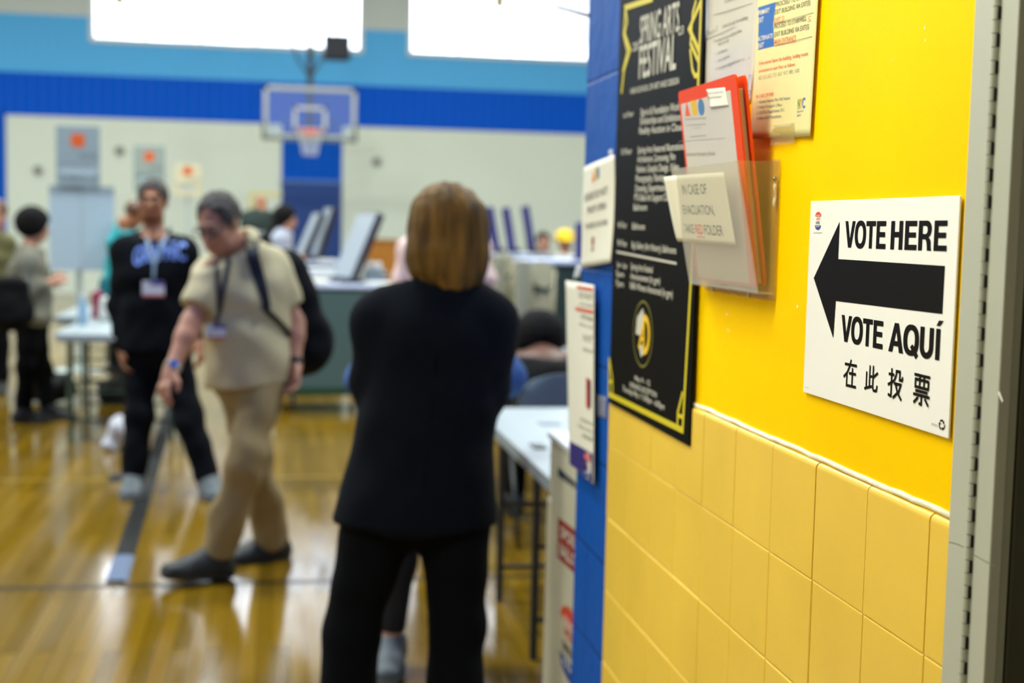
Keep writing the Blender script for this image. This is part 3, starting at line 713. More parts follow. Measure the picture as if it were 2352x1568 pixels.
for t, a, b, y in (('Exit the building', (1664, 8), (1688, -2), -1), ('Room E', (1626, 84), (1648, 72), 71), ('Leave through the building', (1660, 64), (1720, 44), 55), ('Proceed in an orderly line', (1640, 100), (1706, 74), 91), ('keep to the right', (1650, 105), (1676, 95), 97),
                   ('no elevators', (1650, 125), (1672, 116), 118), ('stay together', (1650, 142), (1678, 131), 135), ('to your assigned area outside', (1652, 160), (1722, 135), 151)): g.text_px(t, a, b, y)
g.line_px([(1622, 92), (1690, 62)], .001); g.line_px([(1640, 35), (1730, 8)], .001)
g.build('print', M_FAINT, paper1)
g = Ink(PN, .0007, PG1)
for t, a, b, y in (('note', (1636, 131), (1646, 127), 123), ('note', (1636, 148), (1647, 144), 140), ('always', (1636, 164), (1650, 159), 156)): g.text_px(t, a, b, y)
g.build('red_print', M_FADEDRED, paper1)
g = Ink(PN, .0007, PG1); q = PN.uv(1721, 196); g.ring(q, .008, .016, .002); g.line_px([(1713, 212), (1724, 208)], .0012); g.build('blue_stamp', mat('stamp_blue', (120, 130, 170), .6), paper1)

M_CREAM = mat('cream_paper', (224, 216, 150), .55, var=.03, vscale=20)
CP = Plane((D-.0046, 0, 0), (0, -1, 0), (0, 0, 1))
tl, tr = CP.uv(1739, 0), CP.uv(1880, 0); br, bl = CP.uv(1862, 313), CP.uv(1726, 320)
dt = .05; tl = tl+(tl-bl)*.22; tr = tr+(tr-br)*.22; lf2 = lambda a, b: .0007*math.sin(7*a)+.0008*(1-a)*b; PG2 = ((tl, tr, br, bl), lf2)
paper2 = thing('exit_route_notice', CP.at(*((bl+br)/2)), 'cream exit route sheet with blue block taped above the folder pocket', 'notice')
sheet(CP, tl, tr, br, bl, lf2, nx=24, ny=20).build('sheet', M_CREAM, paper2, smooth=True)
CI = CP
M_BLOCKBLUE = mat('print_block_blue', (6, 96, 176), .5); M_DKTXT = mat('dark_brown_print', (92, 84, 62), .6); M_ORTXT = mat('orange_red_print', (226, 92, 40), .6); M_TEALTXT = mat('teal_print', (96, 138, 140), .6); M_OLTXT = mat('olive_grey_print', (160, 158, 116), .6)
g = Ink(CI, .0007, PG2); [g.poly_px([(1743+40.8*k/8-.6*k/8, 17.3-12.5*k/8), (1743+40.8*(k+1)/8, 17.3-12.5*(k+1)/8), (1744+34*(k+1)/8, 63-9*(k+1)/8), (1742.6+37.4*(k+1)/8, 115-9*(k+1)/8), (1742.6+37.4*k/8, 115-9*k/8), (1744+34*k/8, 63-9*k/8)]) for k in range(8)]; g.build('blue_block', M_BLOCKBLUE, paper2)
g = Ink(CI, .0013, PG2)
for t, a, b, y in (('PRIMARY', (1744, 36), (1771, 28), 25), ('EXIT', (1744, 54), (1757, 50), 42), ('ALTERNATE', (1744, 95), (1778, 87), 85), ('EXIT', (1743.5, 112), (1758, 108), 101)): g.text_px(t, a, b, y, .008)
g.build('block_lettering', M_PAPER, paper2)
g = Ink(CI, .0007, PG2)
for t, a, b, y in (('PROCEED TO STAIRWELL', (1784, 16), (1868, -9), 5), ('EXIT BUILDING VIA EXIT(S)', (1782, 34), (1862, 11), 23), ('PROCEED TO STAIRWELL', (1780, 67), (1853, 47), 56), ('EXIT BUILDING VIA EXIT(S)', (1781, 85), (1859, 66), 74)): g.text_px(t, a, b, y, .004)
g.line_px([(1780, 55), (1870, 29)], .0006); g.line_px([(1781, 105), (1867, 84)], .0006); g.build('dark_print', M_DKTXT, paper2)
g = Ink(CI, .0007, PG2)
for t, a, b, y in (('EXIT D', (1780, 52), (1802, 46), 42), ('C', (1858, 47), (1863, 46), 37), ('MAIN ENTRANCE', (1781, 103), (1828, 93), 91), ('If you cannot leave the building, holding rooms', (1746, 150), (1857, 127), 141), ('are located on each floor as follows:', (1745, 167), (1827, 151), 159), ('IN CASE OF FIRE', (1739, 226), (1779, 220), 218)): g.text_px(t, a, b, y, .002)
g.line_px([(1779, 54.5), (1802, 48)], .0007); g.line_px([(1781, 106), (1828, 95)], .0007); g.line_px([(1856, 50), (1864, 48)], .0006); g.build('red_print', M_ORTXT, paper2)
g = Ink(CI, .0007, PG2); g.text_px('427, 513, 613, 717, 817, 917, 989, 1105', (1744, 184), (1836, 166), 175); g.build('number_print', M_OLTXT, paper2)
g = Ink(CI, .0007, PG2)
for t, a, b, y in (('1. Activate Nearest Fire Pull Station', (1742, 238), (1815, 228), 231), ("2. Notify Principal's Office", (1741, 250), (1797, 244), 243), ('3. Call Fire Department 911', (1741, 263), (1801, 256), 255), ('4. Follow Drill Procedures', (1740, 276), (1795, 270), 268)): g.text_px(t, a, b, y)
g.build('teal_print', M_TEALTXT, paper2)
for t, a, b, y, m_ in (('N', (1832, 250), (1837, 249), 228, mat('print_green', (110, 140, 40), .6)), ('Y', (1837, 249), (1843, 248), 227, mat('print_orange', (230, 160, 30), .6)), ('C', (1843, 248), (1850, 247), 225, mat('print_blue', (20, 110, 180), .6))):
    g = Ink(CI, .0007, PG2); g.text_px(t, a, b, y, .03); g.build('city_logo_letter', m_, paper2)
g = Ink(CI, .0007, PG2); g.text_px('Department of', (1831, 259), (1846, 256), 254); g.text_px('Education', (1831, 268), (1840, 266), 262); g.build('blue_small_print', M_BLUE, paper2)
M_TAPE = clear_mat('clear_tape', (.93, .90, .74), .10, .2, .05, (.8, .75, .5))
def tape(plane, pts, off, name, parent, m=None):
    u = [plane.uv(*q) for q in pts]; return sheet(plane, u[0], u[1], u[2], u[3], lambda a, b: off+.0004*math.sin(6*a+5*b), th=.0002, nx=6, ny=4).build(name, m or M_TAPE, parent, smooth=True)
tape(CI, [(1776, 288), (1826, 282), (1826, 330), (1770, 334)], .0008, 'tape', paper2)

# ------------------------------------------------------------------ clear pocket with red folder
M_ACRYL = clear_mat('clear_acrylic', (.90, .89, .84), .27, .18, .08, (.86, .84, .76))
M_ACRYLB = clear_mat('clear_acrylic_back', (.93, .9, .82), .05, .12, .06, (.8, .78, .7))
py0, py1 = 1.770, 2.078                              # right and left ends of the pocket along the wall
z0, z1 = 1.428, 1.606
xb0, xb1 = D-.026, D-.062                             # front face leans out
pocket = thing('wall_pocket', (D, (py0+py1)/2, z0), 'clear acrylic wall pocket holding red folder on yellow wall', 'wall pocket')
a_ = .0028
MB().box((D-.0045, py0, z0-.012), (D-.0015, py1, z1+.004), bevel=.0006, seg=1).build('back_plate', M_ACRYLB, pocket)
def quadplate(mb, pts, th):
    pts = [np.array(p, float) for p in pts]; n = nrm(np.cross(pts[1]-pts[0], pts[2]-pts[0]))*th
    return mb.add(pts+[p+n for p in pts], [(0, 1, 2, 3), (7, 6, 5, 4), (0, 4, 5, 1), (1, 5, 6, 2), (2, 6, 7, 3), (3, 7, 4, 0)])
mb = MB(); quadplate(mb, [(xb0, py1, z0), (xb0, py0, z0), (xb1, py0, z1), (xb1, py1, z1)], a_); mb.build('front_plate', M_ACRYL, pocket)
for yy in (py0, py1-a_): mb = MB(); quadplate(mb, [(xb0, yy, z0), (D-.005, yy, z0), (D-.005, yy, z1), (xb1, yy, z1)], a_); mb.build('side_plate', M_ACRYLB, pocket)
MB().box((xb0, py0, z0-.003), (D-.005, py1, z0)).build('bottom_plate', M_ACRYL, pocket)
for yy in (1.83, 1.99): MB().tube([(D-.018, yy, z0-.003), (D-.018, yy, z0-.010)], .003, 10).build('foot_peg', mat('cloudy_plastic', (170, 160, 120), .3), pocket, smooth='auto')
g = Ink(Plane((xb0-.0008, 0, 0), (0, -1, 0), (0, 0, 1)), .0002)
g.text('DEFLECTO', (-1.935, z0+.002), (-1.90, z0+.002), .0025, .01); g.build('embossed_mark', M_BLACK, pocket)
sheet(Plane((D-.0046, 0, 0), (0, -1, 0), (0, 0, 1)), (-1.783, 1.578), (-1.775, 1.575), (-1.7755, 1.545), (-1.784, 1.547), lambda a, b: .001*math.sin(9*b), nx=3, ny=8).build('tape_scrap', M_PAPER, pocket)
MB().ball((D-.0055, 1.779, 1.583), .0035, 12).build('screw_head', mat('bare_screw', (150, 150, 150), .3, 1.), pocket, smooth=True)
# front-plate plane for what is stuck on it and stands behind it
exf = (0, -1, 0); ezf = nrm((xb1-xb0, 0, z1-z0))
FRONT = Plane((xb0, 0, z0), exf, ezf)
# red folder: leans out of the pocket
M_REDF = mat('red_vinyl', (234, 74, 4), .34, spec=.3, bump=.05, bscale=40); M_REDF2 = mat('red_vinyl_clear_over', (222, 84, 52), .2, coat=.5)
fy0, fy1 = 1.797, 2.066
ft, fb = 1.725, 1.434
xt, xbm = D-.056, D-.0145
ezr = nrm((xt-xbm, 0, ft-fb)); FOLD = Plane((xbm-.0035, 0, fb), exf, ezr); FL = math.hypot(ft-fb, xt-xbm)
folder = thing('red_folder', (xbm, (fy0+fy1)/2, fb), 'red vinyl folder of papers leaning in the clear wall pocket', 'folder')
def slab(plane, u0, u1, v0, v1, o0, o1, r=.0, skew=0.):
    mb = MB(); pts = []
    for off in (o0, o1):
        n = 6; ring = []
        for cx, cy, a0 in ((u1-r, v1-r, 0), (u0+r, v1-r, 90), (u0+r, v0+r, 180), (u1-r, v0+r, 270)):
            for i in range(n+1):
                t = math.radians(a0+90*i/n); ring.append((cx+r*math.cos(t), cy+r*math.sin(t)))
        pts += [plane.at(u, v-skew*(u-u0), off) for u, v in ring]
    n = len(pts)//2
    mb.add(pts, [tuple(range(n)), tuple(range(2*n-1, n-1, -1))]+[(i, (i+1) % n, n+(i+1) % n, n+i) for i in range(n)]); return mb
slab(FOLD, -fy1, -fy0, 0, FL, -.0012, .0016, .008).build('front_cover', M_REDF, folder, smooth='auto')
slab(FOLD, -fy1+.004, -fy0-.009, .004, FL-.020, -.010, -.0016, .002).build('page_stack', mat('page_edges', (226, 214, 190), .8), folder)
slab(FOLD, -fy1, -fy0+.001, .0, FL-.003, -.0140, -.0112, .008).build('back_cover', M_REDF, folder, smooth='auto')
sh = slab(FOLD, -fy1+.010, -fy0-.026, .004, FL-.020, .0016, .0021).build('cover_sheet', mat('sheet_under_clear_vinyl', (226, 220, 200), .18, coat=.5), folder)
MB_ = Ink(FOLD, .0023)
MB_.poly_px([(1579.8, 232), (1577, 266.5), (1589.4, 265.7)]); MB_.build('triangle_mark', mat('mark_red', (232, 96, 52), .5), folder)
g = Ink(FOLD, .0023); g.poly_px([(1589.4, 230.6), (1601.3, 229.8), (1605.6, 264.1), (1593.7, 264.4)]); g.build('rectangle_mark', mat('mark_yellow', (222, 182, 40), .5), folder)
g = Ink(FOLD, .0023); c1 = FOLD.uv(1613.8, 245.8); g.ellipse(c1, (FOLD.uv(1621, 245.8)[0]-FOLD.uv(1606.5, 245.8)[0])/2, .0125); g.build('oval_mark', mat('mark_blue', (76, 124, 172), .5), folder)
g = Ink(FOLD, .0023)
for t, a, b, y in (('HIGH SCHOOL OF ART AND DESIGN', (1577, 276), (1625, 273), 271), ('245 East 56th Street New York', (1582, 289), (1625, 286), 285), ('Principal', (1598, 295), (1612, 293.5), 291.5), ('Evacuation Folder Room', (1590, 315), (1624, 313), 310), ('Evacuation Emergency Binder', (1581, 358), (1647, 356), 348)): g.text_px(t, a, b, y)
g.line_px([(1563, 324.2), (1668, 317)], .0007); g.build('print', mat('sheet_print', (150, 146, 126), .6), folder)
st = [FOLD.uv(*q) for q in ((1627, 205), (1669.5, 200), (1677.5, 242.5), (1637, 246))]
sheet(FOLD, st[0], st[1], st[2], st[3], lambda a, b: .0027+.006*max(0, b-.7)*(1-a), nx=10, ny=10).build('sticker', M_PAPER, folder, smooth=True)
g = Ink(FOLD, .0034); g.text_px('Evacuation Emergency Folder', (1630, 215), (1666, 211.5), 212); g.text_px('Room 216 Gymnasium', (1630, 226), (1662, 223), 222, .008); g.build('sticker_print', M_FAINT, folder)
# evacuation card on the pocket
q = [FRONT.uv(*p) for p in ((1545, 403), (1665, 395), (1693, 565), (1560, 554))]
card = thing('evacuation_card', FRONT.at(*((q[2]+q[3])/2), .001), 'white card reading IN CASE OF EVACUATION stuck to the pocket front', 'card')
q[0] = q[0]+np.array([-.010, 0]); q[3] = q[3]+np.array([-.002, 0])
sheet(FRONT, q[0], q[1], q[2], q[3], lambda a, b: .0012+.010*max(0, .16-a)/.16*(1-b)**.6, nx=24, ny=14).build('card_sheet', mat('card_white', (240, 238, 214), .5), card, smooth=True)
g = Ink(FRONT, .0018); M_CARDTXT = mat('card_grey_print', (52, 50, 38), .6)
for t, a, b, y in (('IN CASE OF', (1571, 446), (1627, 445), 423), ('EVACUATION,', (1573, 491), (1645, 493), 470), ('TAKE', (1572, 533), (1598, 535.5), 512.5), ('FOLDER', (1622, 538), (1665, 541), 515)): g.text_px(t, a, b, y, .008)
g.build('card_print', M_CARDTXT, card)
g = Ink(FRONT, .0018); g.text_px('RED', (1601, 535.5), (1619, 537.5), 514, .02); g.line_px([(1603, 542.5), (1622, 544.5)], .0016); g.build('red_word', mat('card_red', (226, 70, 30), .6), card)

# ------------------------------------------------------------------ notices on the blue strip
BP = Plane((D, 0, 0), (0, -1, 0), (0, 0, 1)); B2 = Plane((D-.006, 0, 0), (0, -1, 0), (0, 0, 1))
M_NOTICE = mat('notice_paper', (224, 222, 204), .6)
B2 = Plane((D-.009, 0, 0), (0, -1, 0), (0, 0, 1)); q = [B2.uv(*p) for p in ((1342, 384), (1412, 355), (1405, 603), (1338, 614))]
n1 = thing('school_notice', B2.at(*((q[2]+q[3])/2)), 'white school notice with small coloured shapes taped on blue strip', 'notice')
lf3 = lambda a, b: .010*(b-.45)*b*(1-a)+.003*math.sin(3*a+4*b); PG3 = (q, lf3)
sheet(B2, q[0], q[1], q[2], q[3], lf3, nx=14, ny=18).build('sheet', M_NOTICE, n1, smooth=True)
B3 = B2
g = Ink(B3, .0010, PG3)
for t, a, b, y in (('PLEASE DO NOT', (1347, 463), (1395, 444), 447), ('PROP OPEN', (1352, 491), (1390, 479), 476), ('THESE DOORS', (1346, 527), (1393, 515), 515)): g.text_px(t, a, b, y, .02)
g.build('notice_print', M_FAINT, n1)
for k, (x, y, m_) in enumerate(((1366, 405, 'mark_red'), (1372, 400, 'mark_yellow'), (1377, 397, 'mark_blue'))):
    g = Ink(B3, .0010, PG3); c1 = g.p.uv(x, y); (g.poly([(c1[0]-.011, c1[1]-.012), (c1[0]+.011, c1[1]-.012), (c1[0], c1[1]+.014)]) if k == 0 else g.poly([(c1[0]-.010, c1[1]-.012), (c1[0]+.010, c1[1]-.012), (c1[0]+.010, c1[1]+.013), (c1[0]-.010, c1[1]+.013)]) if k == 1 else g.ellipse(c1, .011, .013))
    g.build(('triangle_mark', 'rectangle_mark', 'oval_mark')[k], MATS[m_], n1)
g = Ink(B3, .0010, PG3); g.text_px('!', (1358, 576), (1364, 574), 545, .03); g.build('exclamation_mark', mat('mark_maroon', (150, 70, 70), .6), n1)
tape(BP, [(1402, 345), (1412, 342), (1412, 362), (1404, 366)], .004, 'tape', n1, clear_mat('milky_tape', (.8, .85, .9), .5, .3, .05, (.8, .85, .9)))
tape(BP, [(1334, 610), (1350, 608), (1340, 636), (1326, 640)], .010, 'tape', n1, MATS['milky_tape'])
q = [B2.uv(*p) for p in ((1305, 644), (1369, 655), (1368, 1112), (1311, 1066))]
n2 = thing('polling_notice', B2.at(*((q[2]+q[3])/2)), 'tall white polling notice with purple foot curling off blue strip', 'notice')
lf = lambda a, b: .016*max(0, .35-a)*(1-.4*b)+.004*a; PG4 = (q, lf); B4 = B2
sheet(B2, q[0], q[1], q[2], q[3], lf, nx=14, ny=22).build('sheet', M_NOTICE, n2, smooth=True)
M_PURP = mat('notice_purple', (44, 34, 112), .5)
g = Ink(B4, .0010, PG4)
for a, b in (((1327, 659), (1367, 665)), ((1324, 708), (1367, 717))): g.line_px([a, b], .008)
g.build('red_rule', mat('notice_red', (206, 92, 66), .6), n2)
g = Ink(B4, .0010, PG4)
for t, a, b, y in (('DO NOT', (1332, 683), (1366, 690), 669), ('ELECTIONEER', (1334, 700), (1366, 706), 694), ('WITHIN', (1336, 731), (1366, 739), 720), ('100 feet of polls', (1333, 746), (1366, 755), 739), ('NY', (1343, 783), (1366, 788), 766), ('Election Law', (1343, 805), (1366, 811), 795), ('BOARD OF', (1337, 965), (1366, 979), 957), ('Elections in the City', (1331, 979), (1366, 997), 970), ('vote.nyc', (1340, 1003), (1366, 1014), 990)): g.text_px(t, a, b, y, .01)
g.build('print', mat('notice_grey_print', (150, 150, 130), .6), n2)
g = Ink(B4, .0010, PG4); g.poly_px([(1312, 1012), (1367, 1042), (1366, 1108), (1312, 1064)]); g.build('purple_band', M_PURP, n2)
g = Ink(B4, .0010, PG4); g.poly_px([(1350, 866), (1361, 872), (1361, 930), (1356, 942), (1350, 932)]); g.build('red_figure', mat('figure_red', (176, 52, 24), .6), n2)
g = Ink(B4, .0014, PG4); g.poly_px([(1354.5, 870), (1362, 874), (1362, 932), (1357.5, 940)]); g.build('purple_figure', mat('figure_purple', (86, 26, 60), .6), n2)
lc = B4.uv(1354, 1068); g = Ink(B4, .0016, PG4); g.ellipse(lc, .034, .030); g.build('button_disc', M_NOTICE, n2)
vote_logo(B4, lc, .028, .026, n2, .0062)
tape(BP, [(1372, 905), (1395, 912), (1395, 962), (1372, 955)], .002, 'tape', n2, clear_mat('corner_tape', (.7, .75, .85), .15, .2, .1))
# cable sagging from the blue wall corner up into the gym
pts = []
A = np.array([D+.002, WE-.012, on_y(1353, 39, WE)[2]]); Bq = P(1210, -2, 4.3); Cq = P(1050, -60, 5.6)
for i in range(13):
    t = i/12; pts.append((1-t)**2*A+2*t*(1-t)*Bq+t*t*Cq)
cb = MB().tube(pts, .0042, 8).build('sagging_cable', mat('dark_red_cable', (72, 44, 48), .5), None, smooth=True); tag(cb, 'thin dark cable sagging across the bright upper window from blue corner', 'cable')

# ------------------------------------------------------------------ people
M_SKIN = mat('skin_warm', (182, 128, 100), .5, var=.06, vscale=12); M_SKIN2 = mat('skin_tan', (154, 98, 62), .5, var=.06, vscale=12); M_SKIN3 = mat('skin_deep', (98, 64, 46), .5)
M_EYE = mat('eye_white', (176, 166, 152), .3); M_IRIS = mat('dark_iris', (34, 24, 18), .2); M_LIP = mat('lip', (150, 82, 70), .5)
def rotm(yaw, pitch, roll=0):
    """columns right, front, up; yaw turns left (ccw from above), pitch nods down, roll tips to the right shoulder"""
    return np.array((Matrix.Rotation(yaw, 3, 'Z') @ Matrix.Rotation(-pitch, 3, 'X') @ Matrix.Rotation(roll, 3, 'Y')))

def torso(sd, J, s, b, inf=0., k=.05, hem=None, hemr=None):
    side = nrm(J['sR']-J['sL']); pel, wai, che, nec = J['pel'], J['wai'], J['che'], J['nec']
    sw = np.linalg.norm(J['sR']-J['sL'])/2
    i = inf
    sd.econe(pel, wai, side, (.165*s*b+i, .118*s*b+i), (.142*s*b+i, .104*s*b+i), k)
    sd.econe(wai, che, side, (.142*s*b+i, .104*s*b+i), (.165*s*b+i, .118*s*b+i), k)
    up = nec-(nec-che)*.22
    sd.econe(che, up, side, (.168*s*b+i, .118*s*b+i), (sw*.62+i, .078*s+i), k)
    for q in 'RL':
        sd.cone(up, J['s'+q], .062*s+i, .058*s*b+i, k)
        sd.cone(che+(J['s'+q]-che)*.45, J['s'+q], .085*s*b+i, .055*s*b+i, k)
    if hem is not None: sd.econe(J['wai'], hem, side, (.146*s*b+i, .110*s*b+i), hemr, k, cap=True)

def arm(sd, J, q, s, b, inf=0., frac=2., k=.03):
    """frac 0..1 stops on the upper arm, 1..2 on the forearm"""
    S, E_, W_ = J['s'+q], J['e'+q], J['w'+q]
    ra, re, rw = .054*s*b+inf, .042*s*b+inf*.9, .029*s+inf*.8
    if frac <= 1: sd.cone(S, S+(E_-S)*frac, ra, ra+(re-ra)*frac+.008, k, cap=True); return
    sd.cone(S, E_, ra, re, k)
    m = E_+(W_-E_)*.3
    if inf == 0: sd.cone(E_, m, re, .041*s*b, k); sd.cone(m, W_, .041*s*b, rw, k)
    else: sd.cone(E_, E_+(W_-E_)*(frac-1), re, rw, k, cap=True)

def hand(sd, w, d, n, t, s=1., curl=.5):
    """w wrist, d to the fingertips, n out of the palm, t to the thumb side"""
    d = nrm(d); t = nrm(t-d*(t @ d)); n = np.cross(d, t) if np.cross(d, t) @ n > 0 else -np.cross(d, t)
    k = .010
    sd.cone(w-d*.01, w+d*.03, .028*s, .027*s, .02)
    sd.econe(w+d*.02*s, w+d*.088*s, t, (.031*s, .018*s), (.040*s, .015*s), .018)
    for f, (o, L) in enumerate(((.031, .070), (.0105, .080), (-.0105, .074), (-.031, .058))):
        b0 = w+d*(.088-.004*abs(f-1))*s+t*o*s; c1 = curl*(.75+.15*f); L *= s
        d1 = d*math.cos(c1)+n*math.sin(c1)+t*.07*(1.5-f); d2 = d*math.cos(c1*2.1)+n*math.sin(c1*2.1); d3 = d*math.cos(c1*3.)+n*math.sin(c1*3.)
        p1 = b0+nrm(d1)*L*.45; p2 = p1+d2*L*.32; p3 = p2+d3*L*.24
        sd.cone(b0-d*.012, p1, .0098*s, .0092*s, .006); sd.cone(p1, p2, .0092*s, .0086*s, .004); sd.cone(p2, p3, .0086*s, .0076*s, .004)
    tb = w+d*.026*s+t*.026*s+n*.006; tm = tb+nrm(d*.7+t*.65+n*.35)*.042*s; te = tm+nrm(d*.95+t*.12+n*.35)*.034*s
    sd.cone(tb, tm, .0135*s, .0112*s, .012); sd.cone(tm, te, .0110*s, .0088*s, .004)

def leg(sd, J, q, s, b, inf=0., flare=None, k=.04, end=1.):
    H, K, A = J['h'+q], J['k'+q], J['a'+q]
    sd.cone(H, K, .088*s*b+inf, .056*s*b+inf, k)
    if flare is None:
        m = K+(A-K)*.3+nrm(np.cross(nrm(A-K), nrm(J['sR']-J['sL'])))*(-.012)
        sd.cone(K, m, .056*s*b, .056*s*b, k); sd.cone(m, A, .056*s*b, .036*s, k)
    else: sd.cone(K, K+(A-K)*end, .058*s*b+inf, flare, k, cap=True)

def foot_ops(sd, A, tdir, gz, s=1., inf=0.):
    """A ankle, tdir to the toes"""
    t = nrm(tdir); side = nrm(np.cross(t, (0, 0, 1))); up = np.cross(side, t)
    heel = A-t*.045-up*(.045*s); ball = A+t*.115*s-up*(.055*s); toe = A+t*.185*s-up*(.060*s)
    sd.cone(A+up*.02, A-up*.02, .042*s+inf, .044*s+inf, .03)
    sd.econe(heel, ball, side, (.037*s+inf, .034+inf), (.046*s+inf, .032+inf), .03)
    sd.econe(ball, toe, side, (.046*s+inf, .030+inf), (.036*s+inf, .022+inf), .02)
    sd.cone(A, ball, .045*s+inf, .034*s+inf, .03)

def head_ops(sd, J, HR, s=1.):
    hd = J['hea']; X = lambda *p: hd+HR @ np.array(p)*s
    E = lambda p, r, k, sub=False: sd.ell(X(*p), [v*s for v in r], k, HR, sub)
    sd.cone(J['nec']-(hd-J['nec'])*.25, X(0, -.025, -.06), .062*s, .054*s, .03)
    E((0, -.02, .032), (.073, .094, .085), .03); E((0, .022, -.035), (.060, .070, .080), .03)
    E((0, .038, -.088), (.040, .042, .030), .03)
    for g in (-1, 1):
        E((.032*g, .060, -.030), (.024, .022, .022), .02)
        E((.036*g, .030, -.080), (.026, .036, .024), .03)
    E((0, .076, .022), (.050, .014, .010), .016)
    for g in (-1, 1): E((.031*g, .094, .002), (.017, .014, .0095), .009, True)
    sd.cone(X(0, .084, .004), X(0, .108, -.034), .008*s, .0125*s, .012)
    for g in (-1, 1): E((.011*g, .096, -.038), (.008, .009, .007), .006)
    E((0, .090, -.066), (.023, .010, .006), .006); E((0, .088, -.077), (.020, .010, .007), .005)
    for g in (-1, 1): E((.076*g, -.012, -.008), (.009, .019, .032), .008); E((.083*g, -.008, -.006), (.007, .010, .018), .006, True)

def face_parts(body, J, HR, s, brow):
    hd = J['hea']; X = lambda *p: hd+HR @ np.array(p)*s
    for g in (-1, 1):
        e = MB().ball(X(.031*g, .0785, .001), .0112*s, 14).build('eye', M_EYE, body, smooth=True)
        MB().ball(X(.031*g, .0862, .000), .0074*s, 10).build('iris', M_IRIS, e, smooth=True)
        MB().tube([X(.014*g, .093, .019), X(.030*g, .0935, .025), X(.048*g, .083, .020)], [.0035*s, .0045*s, .003*s], 8).build('eyebrow', brow, body, smooth=True)
    MB().tube([X(-.021, .095, -.071), X(0, .1015, -.0705), X(.021, .095, -.071)], [.002*s, .005*s, .002*s], 8).build('mouth', M_LIP, body, smooth=True)

def wrinkles(sd, amp=.003):
    for n_, f, a, ph in (((.3, .2, 1), 34, 1., .4), ((.9, .4, .5), 27, .8, 1.9), ((-.8, .3, .6), 41, .6, 3.1)): sd.wave(n_, f, amp*a, ph)

def jpx(d, **k):
    """joints from where they are seen and how far away they are (px, py, extra depth)"""
    return {n: P(v[0], v[1], d+(v[2] if len(v) > 2 else 0)) for n, v in k.items()}
def floor_pt(p): return np.array([p[0], p[1], 0.])

def person(label, J, base, s=1., b=1., skin=None, HR=np.eye(3), h=.009, hands=None, curl=.45, feet=True, face=True, legs=True, brow=None, group=None, toes=None):
    sd = Sdf(); torso(sd, J, s*.95, b*.86, -.008)
    for q in 'RL':
        arm(sd, J, q, s*.97, b*.94); d = nrm(J['w'+q]-J['e'+q])
        inw = nrm(J['che']-J['w'+q]); fr = nrm(np.cross((0, 0, 1), nrm(J['sR']-J['sL'])))
        hd = (hands or {}).get(q, {}); d = hd.get('d', d); t = hd.get('t', fr); n = hd.get('n', inw)
        hand(sd, J['w'+q], d, n, t, s*1.0, hd.get('c', curl))
        if legs:
            leg(sd, J, q, s*.9, b*.80)
            if feet: foot_ops(sd, J['a'+q], toes[q], 0, s)
    head_ops(sd, J, HR, s)
    o = build_sdf(sd, h, 'person', skin or M_SKIN, None, base, 1)
    tag(o, label, 'person', group)
    if face: face_parts(o, J, HR, s, brow or M_BLACK)
    return o

def shoes(o, J, toes, m, msole, s=1., h=.008):
    for q in 'RL':
        sd = Sdf(); foot_ops(sd, J['a'+q], toes[q], 0, s, .010)
        t = nrm(toes[q]); up = np.cross(nrm(np.cross(t, (0, 0, 1))), t)
        sd.cut(J['a'+q]+up*.035, up); sd.cut(J['a'+q]-up*.083*s, -up)
        sh = build_sdf(sd, h, 'shoe', m, o, None, 1)
        sd = Sdf(); foot_ops(sd, J['a'+q]-up*.004, toes[q], 0, s, .014); sd.cut(J['a'+q]-up*.066*s, up); sd.cut(J['a'+q]-up*.092*s, -up)
        build_sdf(sd, h, 'sole', msole, sh, None, 1)

def short_hair(o, J, HR, m, s=1., h=.008, grow=.010, low=-.05, front=.078, name='hair', amp=.0025):
    hd = J['hea']; X = lambda *p: hd+HR @ np.array(p)*s
    sd = Sdf(); sd.ell(X(0, -.022, .034), [(.075+grow)*s, (.096+grow)*s, (.086+grow)*s], .02, HR)
    sd.ell(X(0, .092, front-.108), [.066*s, .085*s, .108*s], .012, HR, True); sd.cut(X(0, 0, low), HR @ np.array((0, .12, -1.)))
    sd.wave((1, .3, .2), 190, amp, 0); sd.wave((-.3, 1, .4), 170, amp, 1)
    return build_sdf(sd, h, name, m, o, None, 1)

def front_drape(meshes, pts, outdir, off):
    """push points onto the clothes along outdir"""
    trees = []
    for ob in meshes:
        w0 = Vector(world_of(ob)); me = ob.data
        trees.append(BVHTree.FromPolygons([v.co+w0 for v in me.vertices], [tuple(p.vertices) for p in me.polygons]))
    out = []; od = Vector(nrm(outdir))
    for p in pts:
        p = Vector(p); best = None
        for t in trees:
            hit = t.ray_cast(p+od*.6, -od)
            if hit[0] is not None and (best is None or (hit[0]-best).dot(od) > 0): best = hit[0]
        out.append(np.array((best if best is not None else p)+od*off))
    return out
def catmull(pts, n=6):
    pts = [np.array(p, float) for p in pts]; q = [pts[0]]+pts+[pts[-1]]; r = []
    for i in range(1, len(q)-2):
        for j in range(n):
            t = j/n; r.append(.5*((2*q[i])+(-q[i-1]+q[i+1])*t+(2*q[i-1]-5*q[i]+4*q[i+1]-q[i+2])*t*t+(-q[i-1]+3*q[i]-3*q[i+1]+q[i+2])*t**3))
    return r+[pts[-1]]

